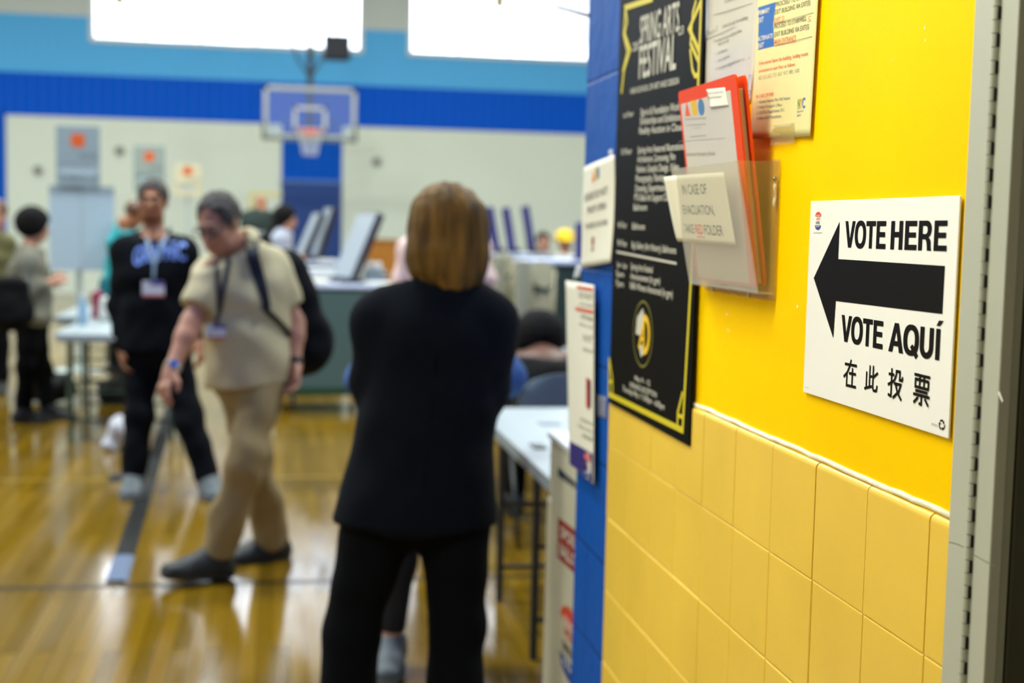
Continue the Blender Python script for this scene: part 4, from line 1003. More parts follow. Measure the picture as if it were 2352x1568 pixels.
M_NAVY = mat('black_navy_wool', (4, 9, 18), .9, var=.15, vscale=30, bump=.15, bscale=300, spec=.12)
M_NAVYT = mat('black_navy_trousers', (6, 8, 13), .9, bump=.15, bscale=300, spec=.1)
def hair_mat(name, c1, c2, rough=.42):
    m = bpy.data.materials.new(name); m.use_nodes = True; nt = m.node_tree; b = nt.nodes['Principled BSDF']
    tc = nt.nodes.new('ShaderNodeTexCoord'); mp = nt.nodes.new('ShaderNodeMapping'); mp.inputs['Scale'].default_value = (38, 38, 3.5); nt.links.new(tc.outputs['Object'], mp.inputs[0])
    n = nt.nodes.new('ShaderNodeTexNoise'); n.inputs['Scale'].default_value = 1.; n.inputs['Detail'].default_value = 6; nt.links.new(mp.outputs[0], n.inputs['Vector'])
    r = nt.nodes.new('ShaderNodeValToRGB'); r.color_ramp.elements[0].position = .34; r.color_ramp.elements[1].position = .68
    r.color_ramp.elements[0].color = (*lin(c1), 1); r.color_ramp.elements[1].color = (*lin(c2), 1)
    nt.links.new(n.outputs['Fac'], r.inputs[0]); nt.links.new(r.outputs[0], b.inputs['Base Color'])
    bp = nt.nodes.new('ShaderNodeBump'); bp.inputs['Strength'].default_value = .6; bp.inputs['Distance'].default_value = .004
    nt.links.new(n.outputs['Fac'], bp.inputs['Height']); nt.links.new(bp.outputs[0], b.inputs['Normal'])
    b.inputs['Roughness'].default_value = rough; b.inputs['Specular IOR Level'].default_value = .2 if rough > .6 else .4; MATS[name] = m; return m
M_BLOND = hair_mat('dark_blond_hair', (64, 45, 14), (126, 92, 32), .62); M_GREYHAIR = hair_mat('grey_hair', (46, 43, 40), (104, 98, 90), .7); M_BLACKHAIR = hair_mat('black_hair', (8, 7, 6), (22, 18, 15), .85); M_BROWNHAIR = hair_mat('brown_hair', (60, 36, 20), (108, 70, 40))

# ---- woman with her back to us
d = 3.62
J = jpx(d, hea=(1026, 528, -.01), nec=(1008, 652), sL=(884, 742, .0), sR=(1114, 744, .0), eL=(862, 880, .03), eR=(1118, 884, .03), wL=(930, 862, .27), wR=(1076, 838, .27),
        che=(1000, 790), wai=(985, 940), pel=(958, 1140), hL=(872, 1195), hR=(1042, 1195), kL=(808, 1440, .02), kR=(1050, 1440, .02), aL=(792, 1780), aR=(1040, 1780))
for q in 'RL': J['a'+q][2] = .085
toes = {'R': (.12, 1, 0), 'L': (-.2, 1, 0)}
HR = rotm(.03, .10)
lady = person('woman seen from behind in black suit with chin-length dark blond hair', J, floor_pt(J['pel']), .96, .98, M_SKIN, HR, toes=toes, brow=M_BROWNHAIR, h=.009)
sd = Sdf(); torso(sd, J, .96, 1.0, .022, .06, hem=P(952, 1216, d), hemr=(.222, .150))
for q in 'RL': arm(sd, J, q, .96, 1.05, .021, 1.93, .04)
hz = P(952, 1214, d)
sd.cut(hz, nrm((.10, 0, -1))); sd.cut(P(1010, 655, d), (0, .35, 1)); wrinkles(sd, .0022)
jk = build_sdf(sd, .010, 'jacket', M_NAVY, lady)
mb = MB(); pts = front_drape([jk], [P(1000-45*i/9, 700+50*i, d) for i in range(11)], (0, -1, 0), -.002); mb.tube(pts, .0022, 6); mb.build('back_seam', mat('seam_black', (4, 5, 7), 1., spec=0.), jk, smooth=True)
sd = Sdf(); col = [(-.085, -.005), (-.06, -.055), (0, -.075), (.06, -.055), (.085, -.005)]
nc = P(1010, 668, d); pts = [nc+np.array((x, y, -.004)) for x, y in col]
for a_1, b_1 in zip(pts[:-1], pts[1:]): sd.cone(a_1, b_1, .014, .014, .02)
build_sdf(sd, .007, 'collar', M_NAVY, jk)
sd = Sdf(); side = J['sR']-J['sL']
sd.econe(J['pel'], J['wai'], side, (.172, .126), (.150, .11), .05)
for q in 'RL': leg(sd, J, q, .96, .98, .018, .086, end=.99)
wrinkles(sd, .0022); build_sdf(sd, .010, 'trousers', M_NAVYT, lady)
shoes(lady, J, toes, M_BLACK, M_BLACK)
X = lambda *p: J['hea']+HR @ np.array(p)
sd = Sdf(); sd.ell(X(0, -.012, .018), (.096, .112, .108), .03, HR)
sd.econe(X(0, -.020, .0), X(.002, -.026, -.085), HR[:, 0], (.099, .104), (.106, .098), .05)
sd.econe(X(.0, -.026, -.08), X(.0, -.034, -.132), HR[:, 0], (.104, .096), (.062, .056), .03)
sd.econe(X(.04, -.03, -.08), X(.052, -.035, -.100), HR[:, 0], (.062, .07), (.050, .055), .02); sd.econe(X(-.05, -.03, -.09), X(-.058, -.036, -.112), HR[:, 0], (.05, .06), (.036, .045), .02)
sd.ell(X(0, .115, -.05), (.078, .080, .105), .02, HR, True); sd.ell(X(0, -.0, -.19), (.055, .045, .07), .02, HR, True)
sd.wave((1, .1, .0), 160, .0016, 0); sd.wave((.8, .6, .05), 290, .0014, 1.); sd.wave((.9, -.5, .1), 210, .0014, 2.2); sd.wave((.2, .1, 1), 38, .0022, .3)
build_sdf(sd, .0065, 'hair', M_BLOND, lady, None, 1)

# ---- second woman facing her, mostly hidden
d = 4.62
J = jpx(d, hea=(1016, 585), nec=(1012, 665), sR=(915, 735), sL=(1100, 738), eR=(836, 872, -.03), eL=(1166, 872, -.03), wR=(925, 880, -.2), wL=(1085, 880, -.2), che=(1008, 770), wai=(1005, 890), pel=(1000, 1010),
        hR=(945, 1040), hL=(1058, 1040), kR=(912, 1290), kL=(1050, 1300), aR=(896, 1530), aL=(1046, 1530))
for q in 'RL': J['a'+q][2] = .09
HR = rotm(math.pi, .08); toes = {'R': (-.15, -1, 0), 'L': (.1, -1, 0)}
w2 = person('woman in blue denim shirt and black leggings hidden behind the woman in black', J, floor_pt(J['pel']), .90, .95, M_SKIN, HR, toes=toes, brow=M_BROWNHAIR, h=.011)
M_DENIM = mat('blue_denim', (52, 92, 150), .8, var=.2, vscale=25, bump=.2, bscale=200)
sd = Sdf(); torso(sd, J, .9, .98, .018, .05, hem=J['pel'], hemr=(.165, .125))
for q in 'RL': arm(sd, J, q, .9, 1.05, .022, 1.8, .03)
sd.cut(J['pel']-np.array((0, 0, .06)), (0, 0, -1)); sd.cut(J['nec']+np.array((0, 0, .01)), (0, 0, 1)); wrinkles(sd, .004); build_sdf(sd, .011, 'denim_shirt', M_DENIM, w2)
M_LEGG = mat('black_leggings', (12, 12, 14), .7); sd = Sdf(); sd.econe(J['pel'], J['wai'], J['sR']-J['sL'], (.155, .115), (.14, .10), .05)
for q in 'RL': leg(sd, J, q, .9, 1., .012, .048, end=.86)
build_sdf(sd, .011, 'leggings', M_LEGG, w2); M_GREYSHOE = mat('grey_trainer', (84, 92, 94), .6, var=.2, vscale=30); M_SOLE = mat('pale_sole', (112, 114, 110), .6)
shoes(w2, J, toes, M_GREYSHOE, M_SOLE, .92); short_hair(w2, J, HR, M_BROWNHAIR, .95, .012, .014)

# ---- man in the dark sweatshirt
d = 7.50
J = jpx(d, hea=(350, 462), nec=(353, 540), sR=(293, 584), sL=(416, 581), eR=(276, 700, .02), eL=(436, 692, .04), wR=(282, 800, -.05), wL=(456, 786, -.04), che=(354, 630), wai=(357, 715), pel=(358, 800),
        hR=(326, 810), hL=(392, 810), kR=(320, 955, -.03), kL=(436, 965, -.04), aR=(307, 1100, -.02), aL=(478, 1092, -.02))
for q in 'RL': J['a'+q][2] = .088
HR = rotm(math.pi-.06, -.02); toes = {'R': (-.02, -1, 0), 'L': (.22, -1, 0)}
man1 = person('man in dark crewneck sweatshirt with blue chest lettering and pale lanyard, walking', J, floor_pt(J['pel']), 1.0, 1.06, M_SKIN2, HR, toes=toes, brow=M_BLACKHAIR, h=.0085)
M_SWEAT = mat('charcoal_sweatshirt', (9, 12, 16), .9, bump=.15, bscale=250, spec=.1)
sd = Sdf(); torso(sd, J, 1.0, 1.1, .024, .06, hem=P(358, 812, d), hemr=(.185, .135))
for q in 'RL': arm(sd, J, q, 1.0, 1.1, .024, 1.95, .04)
sd.cut(P(358, 806, d), (0, 0, -1)); sd.cut(J['nec']+np.array((0, 0, .012)), (0, -.5, 1)); wrinkles(sd, .003); sw = build_sdf(sd, .010, 'sweatshirt', M_SWEAT, man1)
# chest lettering laid on the cloth
v, f = text_tris('GRAPHIC', .03); x0, x1 = v[:, 0].min(), v[:, 0].max(); a0, a1 = P(312, 607, d), P(430, 594, d)
# subdivide, then drape
bm = bmesh.new(); vv = [bm.verts.new((p[0], p[1], 0)) for p in v]
for t in f:
    try: bm.faces.new([vv[i] for i in t])
    except ValueError: pass
bmesh.ops.triangulate(bm, faces=bm.faces[:]); bmesh.ops.subdivide_edges(bm, edges=bm.edges[:], cuts=2, use_grid_fill=True); bm.verts.index_update()
raw = []
for q in bm.verts:
    t = (q.co.x-x0)/(x1-x0); raw.append(a0+(a1-a0)*t+np.array((0, 0, .095*q.co.y/CAPH + .022*(1-(2*t-1)**2)-.006)))
dr_ = front_drape([sw], raw, (0, -1, 0), .0045); mb = MB().add(dr_, [[q.index for q in f_.verts] for f_ in bm.faces]); bm.free()
mb.build('chest_lettering', mat('sweatshirt_blue_print', (104, 134, 206), .7), sw)
M_LANY = mat('pale_blue_lanyard', (120, 140, 156), .6); M_BADGE = mat('badge_white', (214, 218, 222), .35)
def lanyard(o, meshes, left, right, low, badge_c, m, size=(.058, .042), frontdir=(0, -1, 0), wd=.018, tilt=0.):
    for a_ in (left, right):
        pts = catmull(front_drape(meshes, [a_+(low-a_)*t for t in np.linspace(0, 1, 9)], frontdir, .006), 2); MB().ribbon(pts, nrm(np.cross(frontdir, (0, 0, 1))), wd, .0025).build('lanyard', m, o)
    pts = front_drape(meshes, [low+(badge_c-low)*t for t in np.linspace(0, 1, 5)], frontdir, .008); MB().ribbon(pts, nrm(np.cross(frontdir, (0, 0, 1))), wd*.8, .002).build('lanyard', m, o)
    fd = nrm(frontdir); sdv = nrm(np.cross(fd, (0, 0, 1))); c = pts[-1]+fd*.012; q = Plane(c, sdv, (0, 0, 1)); sg = 1 if q.n @ fd > 0 else -1
    bd = slab(q, -size[0], size[0], -size[1]*2, 0, -.002, .002, .006).build('badge', M_BADGE, o)
    g = Ink(q, .0026); g.poly([(-size[0], -size[1]*.55), (size[0]*.3, -size[1]*.55), (size[0]*.3, 0), (-size[0], 0)]); g.build('badge_purple_print', mat('badge_purple', (96, 84, 150), .5), bd)
    g = Ink(q, .0026); g.poly([(-size[0], -size[1]*2), (size[0], -size[1]*2), (size[0], -size[1]*1.72), (-size[0], -size[1]*1.72)]); g.build('badge_red_print', mat('badge_red', (200, 90, 90), .5), bd)
lanyard(man1, [sw], P(333, 524, d), P(390, 522, d), P(360, 605, d), P(359, 642, d), M_LANY)
M_JEANS = mat('black_jeans', (13, 16, 20), .9, spec=.12, var=.25, vscale=9, bump=.15, bscale=200)
sd = Sdf(); sd.econe(J['pel'], J['wai'], J['sR']-J['sL'], (.168, .122), (.152, .112), .05)
for q in 'RL': leg(sd, J, q, 1.0, 1.05, .016, .074, end=.97)
wrinkles(sd, .0035); build_sdf(sd, .010, 'jeans', M_JEANS, man1)
shoes(man1, J, toes, M_GREYSHOE, M_SOLE, 1.05); short_hair(man1, J, HR, M_GREYHAIR, 1.0, .008, .010)
wq = J['wR']+(J['eR']-J['wR'])*.22; MB().tube([wq+np.array((.052*math.cos(t), .052*math.sin(t), 0)) for t in np.linspace(0, 6.3, 14)], .007, 6).build('bracelet', mat('dull_silver', (150, 160, 168), .3, .8), man1, smooth=True)

# ---- man in beige with backpack, stepping forward and looking down
d = 5.72
J = jpx(d, hea=(501, 512, -.12), nec=(560, 580, -.02), sR=(492, 628, -.10), sL=(622, 618, .08), eR=(440, 742, -.20), eL=(676, 742, .10), wR=(394, 848, -.30), wL=(676, 838, .02), che=(562, 686, .0), wai=(570, 780), pel=(575, 868, .02),
        hR=(553, 890, .06), hL=(598, 890, -.02), kL=(568, 1050, -.14), kR=(586, 1066, .10), aL=(500, 1262, -.02), aR=(628, 1234, .36))
J['aL'][2] = .105; J['aR'][2] = .088
td = nrm(on_z(436, 1312)-on_z(515, 1322)); toes = {'L': nrm(np.array((td[0], -.35, .12))), 'R': np.array((-.95, -.35, 0))}
HR = rotm(math.pi-.55, .42, .05)
man2 = person('man in beige short-sleeved shirt and khakis with black backpack, head bowed, mid-step', J, floor_pt(J['pel']), 1.0, 1.08, M_SKIN, HR, toes=toes, brow=M_GREYHAIR, h=.0075, curl=.5)
M_SHIRT = mat('beige_shirt', (190, 178, 138), .8, var=.06, vscale=6, bump=.06, bscale=160); M_KHAKI = mat('khaki_trousers', (150, 130, 86), .85, var=.10, vscale=8, bump=.15, bscale=150)
sd = Sdf(); torso(sd, J, 1.0, 1.03, .022, .06, hem=P(574, 896, d), hemr=(.158, .135))
for q in 'RL': arm(sd, J, q, 1.0, 1.1, .022, .74, .03)
sd.cut(P(566, 884, d), (.05, 0, -1)); sd.cut(J['nec']+np.array((-.01, -.02, .030)), (-.35, -.4, 1)); wrinkles(sd, .0045)
sht = build_sdf(sd, .009, 'shirt', M_SHIRT, man2)
sd = Sdf(); nax = nrm(J['hea']-J['nec']); fr2 = nrm((-.62, -.78, 0)); fr2 = nrm(fr2-nax*(fr2 @ nax)); sd2 = np.cross(nax, fr2); cp = []
for t in np.linspace(.35, 2*math.pi-.35, 15):
    cp.append(J['nec']+nax*(.052-.050*max(0, math.cos(t)))+fr2*math.cos(t)*.078+sd2*math.sin(t)*.080)
for a_1, b_1 in zip(cp[:-1], cp[1:]): sd.cone(a_1, b_1, .014, .014, .012); sd.cone(a_1-nax*.022+(a_1-J['nec'])*.12, b_1-nax*.022+(b_1-J['nec'])*.12, .013, .013, .012)
for e_ in (cp[0], cp[-1]): sd.cone(e_, e_+fr2*.03-nax*.055, .016, .010, .015)
build_sdf(sd, .007, 'collar', M_SHIRT, sht)
sd = Sdf(); sd.econe(J['pel'], J['wai'], J['sR']-J['sL'], (.162, .125), (.15, .12), .05)
for q in 'RL': leg(sd, J, q, 1.0, .98, .018, .078, end=.96)
wrinkles(sd, .0055); build_sdf(sd, .009, 'trousers', M_KHAKI, man2)
M_DKSHOE = mat('dark_green_black_shoe', (30, 34, 32), .6, var=.3, vscale=20); shoes(man2, J, toes, M_DKSHOE, mat('dark_sole', (58, 56, 44), .7), 1.1)
hr = short_hair(man2, J, HR, M_GREYHAIR, 1.0, .008, .008, low=-.045, front=.100)
hX = lambda *p: J['hea']+HR @ np.array(p)
gl = []
for g_ in (-1, 1): gl.append([hX(.033*g_+.024*math.cos(t), .103, .001+.016*math.sin(t)) for t in np.linspace(0, 2*math.pi, 20)])
mb = MB()
for r_ in gl: mb.tube(r_, .0028, 6)
mb.tube([hX(-.010, .105, .004), hX(.010, .105, .004)], .0025, 6)
for g_ in (-1, 1): mb.tube([hX(.057*g_, .100, .004), hX(.078*g_, .045, .006), hX(.080*g_, -.02, .004)], .0024, 6)
mb.build('glasses', mat('dark_glasses_frame', (30, 28, 30), .3), man2, smooth=True)
fdir = nrm((-.45, -.9, 0))
lanyard(man2, [sht], P(498, 592, d), P(528, 590, d), P(504, 715, d), P(496, 742, d), mat('dark_lanyard', (52, 54, 60), .6), (.040, .030), nrm(CAM-P(504, 680, d)), .02)
def wristband(o, J, q, r, m, name, wd=.02):
    c = J['w'+q]+(J['e'+q]-J['w'+q])*.06; ax = nrm(J['e'+q]-J['w'+q]); u = nrm(np.cross(ax, (0, 1, 0))); v_ = np.cross(ax, u)
    pts = [c+u*r*math.cos(t)+v_*r*math.sin(t) for t in np.linspace(0, 2*math.pi, 22)]
    MB().ribbon(pts, [ax]*len(pts), wd, .004).build(name, m, o); return c, ax, u, v_
M_SILVER = mat('watch_silver', (210, 214, 216), .12, 1.)
c, ax, u, v_ = wristband(man2, J, 'R', .033, M_SILVER, 'watch_strap', .016)
outw = nrm(CAM-c); outw = nrm(outw-ax*(outw @ ax)); MB().tube([c+outw*.030, c+outw*.040], .017, 16).build('watch_case', M_SILVER, man2, smooth='auto')
c, ax, u, v_ = wristband(man2, J, 'L', .034, mat('black_band', (14, 14, 14), .5), 'fitness_band', .026)
M_PACK = mat('black_backpack', (8, 10, 15), .8, bump=.2, bscale=120, spec=.15)
pk = thing('backpack', J['che'], 'black backpack slung over the shoulder of the man in beige', 'backpack')
sd = Sdf(); bd = nrm((.35, .94, 0)); c0 = J['che']+np.array((.19, .235, -.06))
sd.econe(c0+np.array((-.03, 0, .17)), c0+np.array((.03, .02, -.17)), nrm((.94, -.35, 0)), (.115, .10), (.175, .13), .06); sd.econe(c0+np.array((.0, 0, .0))+bd*.07, c0+np.array((.04, 0, -.15))+bd*.08, nrm((.94, -.35, 0)), (.10, .07), (.135, .08), .04)
wrinkles(sd, .004); build_sdf(sd, .010, 'pack_body', M_PACK, pk)
sp = front_drape([sht], [P(x, y, d) for x, y in ((588, 545), (584, 566), (588, 600), (598, 640), (608, 680), (616, 722))], nrm((-.1, -1, .25)), .008)
sp = [sp[0]+np.array((.05, .22, -.05)), sp[0]+np.array((.02, .10, .02))]+sp
MB().ribbon(catmull(sp, 5), nrm((1, -.2, .05)), .052, .010).build('shoulder_strap', mat('navy_strap', (18, 28, 40), .7), pk)
sp = [np.array(sp[-1])]+[P(640, 760, d+.06), P(668, 790, d+.2)]; sp[1] = front_drape([sht], [sp[1]], nrm((.5, -1, 0)), .01)[0]; MB().ribbon(catmull(sp, 5), nrm((.2, -.2, 1)), .024, .005).build('lower_strap', MATS['black_backpack'], pk)

# ------------------------------------------------------------------ people further back
def plain_person(label, d, jx, skin, hr_m, HR, top, low, s=1., b=1., toes=None, h=.014, sleeves=1.9, group=None, bald=False, hair='short', flare=.07, legs=True, topname='top', lowname='trousers', infl=.018, hem=None):
    J = jpx(d, **jx)
    if legs:
        for q in 'RL': J['a'+q][2] = .085
    toes = toes or {'R': HR[:, 1], 'L': HR[:, 1]}
    o = person(label, J, floor_pt(J['pel']), s, b, skin, HR, toes=toes, h=h, legs=legs, brow=M_BLACKHAIR, group=group)
    sd = Sdf(); torso(sd, J, s, b, infl, .05, hem=hem if hem is not None else J['pel'], hemr=(.17*b+infl*.6, .125*b+infl*.6))
    for q in 'RL': arm(sd, J, q, s, b, infl, sleeves)
    sd.cut((hem if hem is not None else J['pel'])-np.array((0, 0, .05)), (0, 0, -1)); na = nrm(J['hea']-J['nec']); sd.cut(J['nec']+na*.02, na); wrinkles(sd, .004)
    tp = build_sdf(sd, h, topname, top, o)
    if legs:
        sd = Sdf(); sd.econe(J['pel'], J['wai'], J['sR']-J['sL'], (.16*b, .12*b), (.145*b, .11*b), .05)
        for q in 'RL': leg(sd, J, q, s, b, .012, flare, end=.96)
        wrinkles(sd, .003); build_sdf(sd, h, lowname, low, o)
        if label[:18] != 'dark-haired woman ': shoes(o, J, toes, M_BLACK, M_BLACK, s, .012)
    if hair == 'short' and not bald: short_hair(o, J, HR, hr_m, s, .012, .012)
    elif hair == 'long':
        X = lambda *p: J['hea']+HR @ np.array(p)
        sd = Sdf(); sd.ell(X(0, -.018, .026), (.090, .108, .100), .03, HR); sd.econe(X(0, -.05, 0), X(0, -.085, -.30), HR[:, 0], (.088, .07), (.075, .05), .04)
        sd.ell(X(0, .11, -.05), (.072, .085, .10), .02, HR, True); build_sdf(sd, .011, 'hair', hr_m, o)
    elif hair == 'round':
        X = lambda *p: J['hea']+HR @ np.array(p)
        sd = Sdf(); sd.ell(X(0, -.02, .03), (.115, .13, .125), .03, HR); sd.ell(X(0, .12, -.05), (.07, .085, .10), .02, HR, True); sd.wave((1, 0, .2), 150, .0018); sd.wave((0, .3, 1), 130, .0018, 1); build_sdf(sd, .010, 'hair', hr_m, o)
    return o, J, tp
M_GREYKNIT = mat('grey_knit', (112, 110, 94), .9, var=.1, vscale=10, bump=.3, bscale=90); M_BLKTR = mat('black_trousers', (6, 6, 6), .9, spec=.1)
# woman at the far left, in profile
HRx = rotm(-math.pi/2+.15, .05)
wl, Jw, tpw = plain_person('dark-haired woman in grey knit top and black trousers in profile, reaching out one hand', 10.0,
    dict(hea=(80, 520), nec=(70, 572), sR=(66, 602, -.16), sL=(72, 602, .16), eR=(62, 668, -.20), eL=(84, 668, .18), wR=(112, 650, -.14), wL=(120, 642, .12), che=(66, 630), wai=(70, 680), pel=(72, 730),
         hR=(66, 738, -.08), hL=(78, 738, .08), kR=(60, 842, -.08), kL=(96, 842, .08), aR=(54, 956, -.08), aL=(112, 954, .08)), M_SKIN, M_BLACKHAIR, HRx, M_GREYKNIT, M_BLKTR, .95, 1.05, h=.011, hair='round', flare=.06, infl=.028)
shoes(wl, Jw, {'R': HRx[:, 1], 'L': HRx[:, 1]}, mat('black_sandal', (16, 15, 14), .5), M_BLACK, .95, .010)
bag = thing('shoulder_bag', P(22, 690, 9.75), 'large black shoulder bag hanging at the side of the woman in grey', 'bag')
sd = Sdf(); c0 = P(22, 690, 9.48); sd.econe(c0+np.array((-.02, 0, .10)), c0+np.array((0, 0, -.12)), (1, 0, 0), (.15, .07), (.17, .10), .04); wrinkles(sd, .005); build_sdf(sd, .012, 'bag_body', mat('black_leather', (7, 7, 8), .8, spec=.15), bag)
MB().ribbon(catmull([c0+np.array((-.11, 0, .13)), P(48, 630, 9.78), P(64, 596, 9.80), P(70, 612, 9.92), c0+np.array((.12, .03, .12))], 5), (0, 1, 0), .03, .006).build('strap', M_BLACK, bag)
# someone cut off by the left edge of the frame
M_OLIVE = mat('olive_jacket', (88, 84, 46), .9)
plain_person('person in olive jacket at the far left edge behind the woman in grey', 11.5,
    dict(hea=(-8, 492), nec=(-12, 535), sR=(-48, 562), sL=(14, 562), eR=(-56, 628), eL=(18, 628), wR=(-44, 690, -.05), wL=(10, 690, -.05), che=(-14, 600), wai=(-14, 640), pel=(-14, 690), hR=(-28, 695), hL=(0, 695), kR=(-28, 785), kL=(2, 785), aR=(-28, 880), aL=(2, 880)),
    M_SKIN, M_BROWNHAIR, rotm(math.pi, 0), M_OLIVE, M_BLKTR)
# person in teal behind the man in the sweatshirt
M_TEAL = mat('teal_cloth', (20, 150, 156), .8, var=.1)
plain_person('brown-haired person in teal top behind the man in dark sweatshirt', 13.0,
    dict(hea=(312, 492, -.05), nec=(300, 528), sR=(283, 510, -.12), sL=(300, 546, .14), eR=(274, 580, -.15), eL=(318, 600, .1), wR=(300, 625, -.2), wL=(330, 625, -.05), che=(280, 560), wai=(275, 610), pel=(272, 660), hR=(268, 670), hL=(282, 670), kR=(266, 765), kL=(288, 765), aR=(264, 865), aL=(288, 865)),
    M_SKIN2, M_BROWNHAIR, rotm(-math.pi/2, .5), M_TEAL, M_BLKTR, .95)
# person in dark green bending, bald
plain_person('bald person in dark green jacket bending over beyond the man in beige', 15.,
    dict(hea=(599, 472, .12), nec=(594, 490), sR=(614, 500), sL=(570, 498), eR=(620, 545, .1), eL=(563, 545, .1), wR=(612, 585, .25), wL=(570, 585, .25), che=(590, 520), wai=(590, 555), pel=(590, 590), hL=(580, 595), hR=(602, 595), kL=(580, 670), kR=(602, 670), aL=(580, 740), aR=(602, 740)),
    M_SKIN2, M_GREYHAIR, rotm(.4, .5), mat('dark_green_jacket', (30, 44, 38), .9), M_BLKTR, .86, 1.15, bald=True)
# dark-haired woman at the tables, in profile
plain_person('woman with long black hair in profile at the back tables', 12.5,
    dict(hea=(657, 500), nec=(650, 530), sR=(642, 552, -.15), sL=(648, 552, .15), eR=(640, 600, -.2), eL=(656, 600, .2), wR=(670, 594, -.18), wL=(672, 594, .15), che=(640, 580), wai=(640, 620), pel=(640, 655), hR=(638, 660, -.1), hL=(646, 660, .1), kR=(652, 745, -.1), kL=(658, 745, .1), aR=(644, 830, -.1), aL=(650, 830, .1)),
    M_SKIN, M_BLACKHAIR, rotm(-math.pi/2, .15), mat('pale_grey_blouse', (156, 160, 172), .8), M_BLKTR, .95, .95, hair='long')
# person in pale pink beyond the woman in black
plain_person('person in pale pink top almost wholly hidden beyond the blond head', 7.6,
    dict(hea=(1030, 500), nec=(1026, 548), sR=(1092, 576), sL=(950, 576), eR=(1112, 640), eL=(926, 640), wR=(1090, 690, .2), wL=(950, 690, .2), che=(1022, 630), wai=(1022, 700), pel=(1022, 760), hR=(1050, 770), hL=(994, 770), kR=(1050, 930), kL=(994, 930), aR=(1050, 1100), aL=(994, 1100)),
    M_SKIN, M_BROWNHAIR, rotm(0, 0), mat('pale_pink_cloth', (232, 200, 190), .85), M_BLKTR, 1., 1.1)

# ------------------------------------------------------------------ gym floor markings
def floor_patch(name, m, pts, z): return struct(MB().add([(p[0], p[1], z) for p in pts], [tuple(range(len(pts)))]).build(name, m))
M_LINE = mat('dark_court_line', (44, 34, 14), .25); M_COVER = mat('black_cable_cover', (14, 17, 15), .7, spec=.2)
floor_patch('trim_1', M_LINE, [(-9, 5.63), (6, 5.66), (6, 5.705), (-9, 5.675)], .0012)
floor_patch('trim_2', mat('faint_court_line', (140, 112, 34), .25), [(-9, 8.02), (6, 8.02), (6, 8.07), (-9, 8.07)], .0012)
cv = MB(); A0, A1 = on_z(268, 1335), on_z(402, 905); dv = nrm(A1-A0); sv = np.cross(dv, (0, 0, 1))
prof = [(-.044, .0005), (-.026, .010), (.026, .010), (.044, .0005)]
vs_ = [p+sv*a+np.array((0, 0, b_)) for p in (A0, A1) for a, b_ in prof]
cv.add(vs_, [(0, 1, 5, 4), (1, 2, 6, 5), (2, 3, 7, 6), (3, 2, 1, 0), (4, 5, 6, 7), (0, 4, 7, 3)])
cc_ = cv.build('cable_cover', M_COVER, None, origin=A0); tag(cc_, 'long black cable cover strip running across the wooden floor', 'cable cover')
MB().add([A0-dv*.02+sv*a*1.02+np.array((0, 0, b_+.0012)) for a, b_ in prof]+[A0+dv*.42+sv*a*1.02+np.array((0, 0, b_+.0012)) for a, b_ in prof], [(0, 1, 5, 4), (1, 2, 6, 5), (2, 3, 7, 6)]).build('silver_tape_end', mat('silver_tape', (96, 112, 140), .5, spec=.3), cc_)
q = [on_z(*p) for p in ((252, 1090), (300, 1086), (298, 1104), (248, 1108))]
tag(MB().add([p+np.array((0, 0, .002)) for p in q]+[p for p in q], [(0, 1, 2, 3), (7, 6, 5, 4), (0, 4, 5, 1), (1, 5, 6, 2), (2, 6, 7, 3), (3, 7, 4, 0)]).build('floor_tape_mark', M_COVER, None, origin=q[0]), 'short black tape mark on floor beside the walking man in sweatshirt', 'tape mark')

# ------------------------------------------------------------------ tables, chairs, booths
M_TTOP = mat('pale_table_top', (146, 158, 160), .35, bump=.05, bscale=200); M_TLEG = mat('dark_grey_tube', (48, 50, 42), .4); M_GLEG = mat('dark_green_tube', (44, 72, 56), .4)
def folding_table(lo, hi, z, label, legm, group=None, inset=.32):
    c = np.array(((lo[0]+hi[0])/2, (lo[1]+hi[1])/2, 0)); t = thing('folding_table', c, label, 'table', group)
    slab(Plane((0, 0, z), (1, 0, 0), (0, 1, 0)), lo[0], hi[0], lo[1], hi[1], -.042, 0, .10).build('table_top', M_TTOP, t, smooth='auto')
    MB().box((lo[0]+.03, lo[1]+.03, z-.055), (hi[0]-.03, hi[1]-.03, z-.040)).build('apron', mat('table_rim_grey', (150, 156, 150), .5), t)
    ly = (hi[1]-lo[1]) > (hi[0]-lo[0])
    for e in (0, 1):
        for s_ in (0, 1):
            if ly: px, py = (lo[0]+.07, hi[0]-.07)[s_], (lo[1]+inset, hi[1]-.32)[e]
            else: px, py = (lo[0]+.28, hi[0]-.28)[e], (lo[1]+.07, hi[1]-.07)[s_]
            MB().tube([(px, py, z-.05), (px, py, 0.)], .0155, 10).build('leg', legm, t, smooth='auto')
        if ly:
            py = (lo[1]+inset, hi[1]-.32)[e]; MB().tube([(lo[0]+.07, py, .14), (hi[0]-.07, py, .14)], .011, 8).build('crossbar', legm, t)
            MB().tube([((lo[0]+hi[0])/2, py, .40), ((lo[0]+hi[0])/2, py+(-.30 if e else .30), z-.05)], .009, 8).build('brace', legm, t)
            MB().tube([(lo[0]+.07, py, .40), (hi[0]-.07, py, .40)], .010, 8).build('crossbar', legm, t)
        else:
            px = (lo[0]+.28, hi[0]-.28)[e]; MB().tube([(px, lo[1]+.07, .14), (px, hi[1]-.07, .14)], .011, 8).build('crossbar', legm, t)
            MB().tube([(px, (lo[1]+hi[1])/2, .40), (px+(-.30 if e else .30), (lo[1]+hi[1])/2, z-.05)], .009, 8).build('brace', legm, t)
    return t
tab1 = folding_table((.83, 3.80), (1.58, 5.62), .745, 'pale folding table beside the woman in black', M_TLEG, inset=.76)
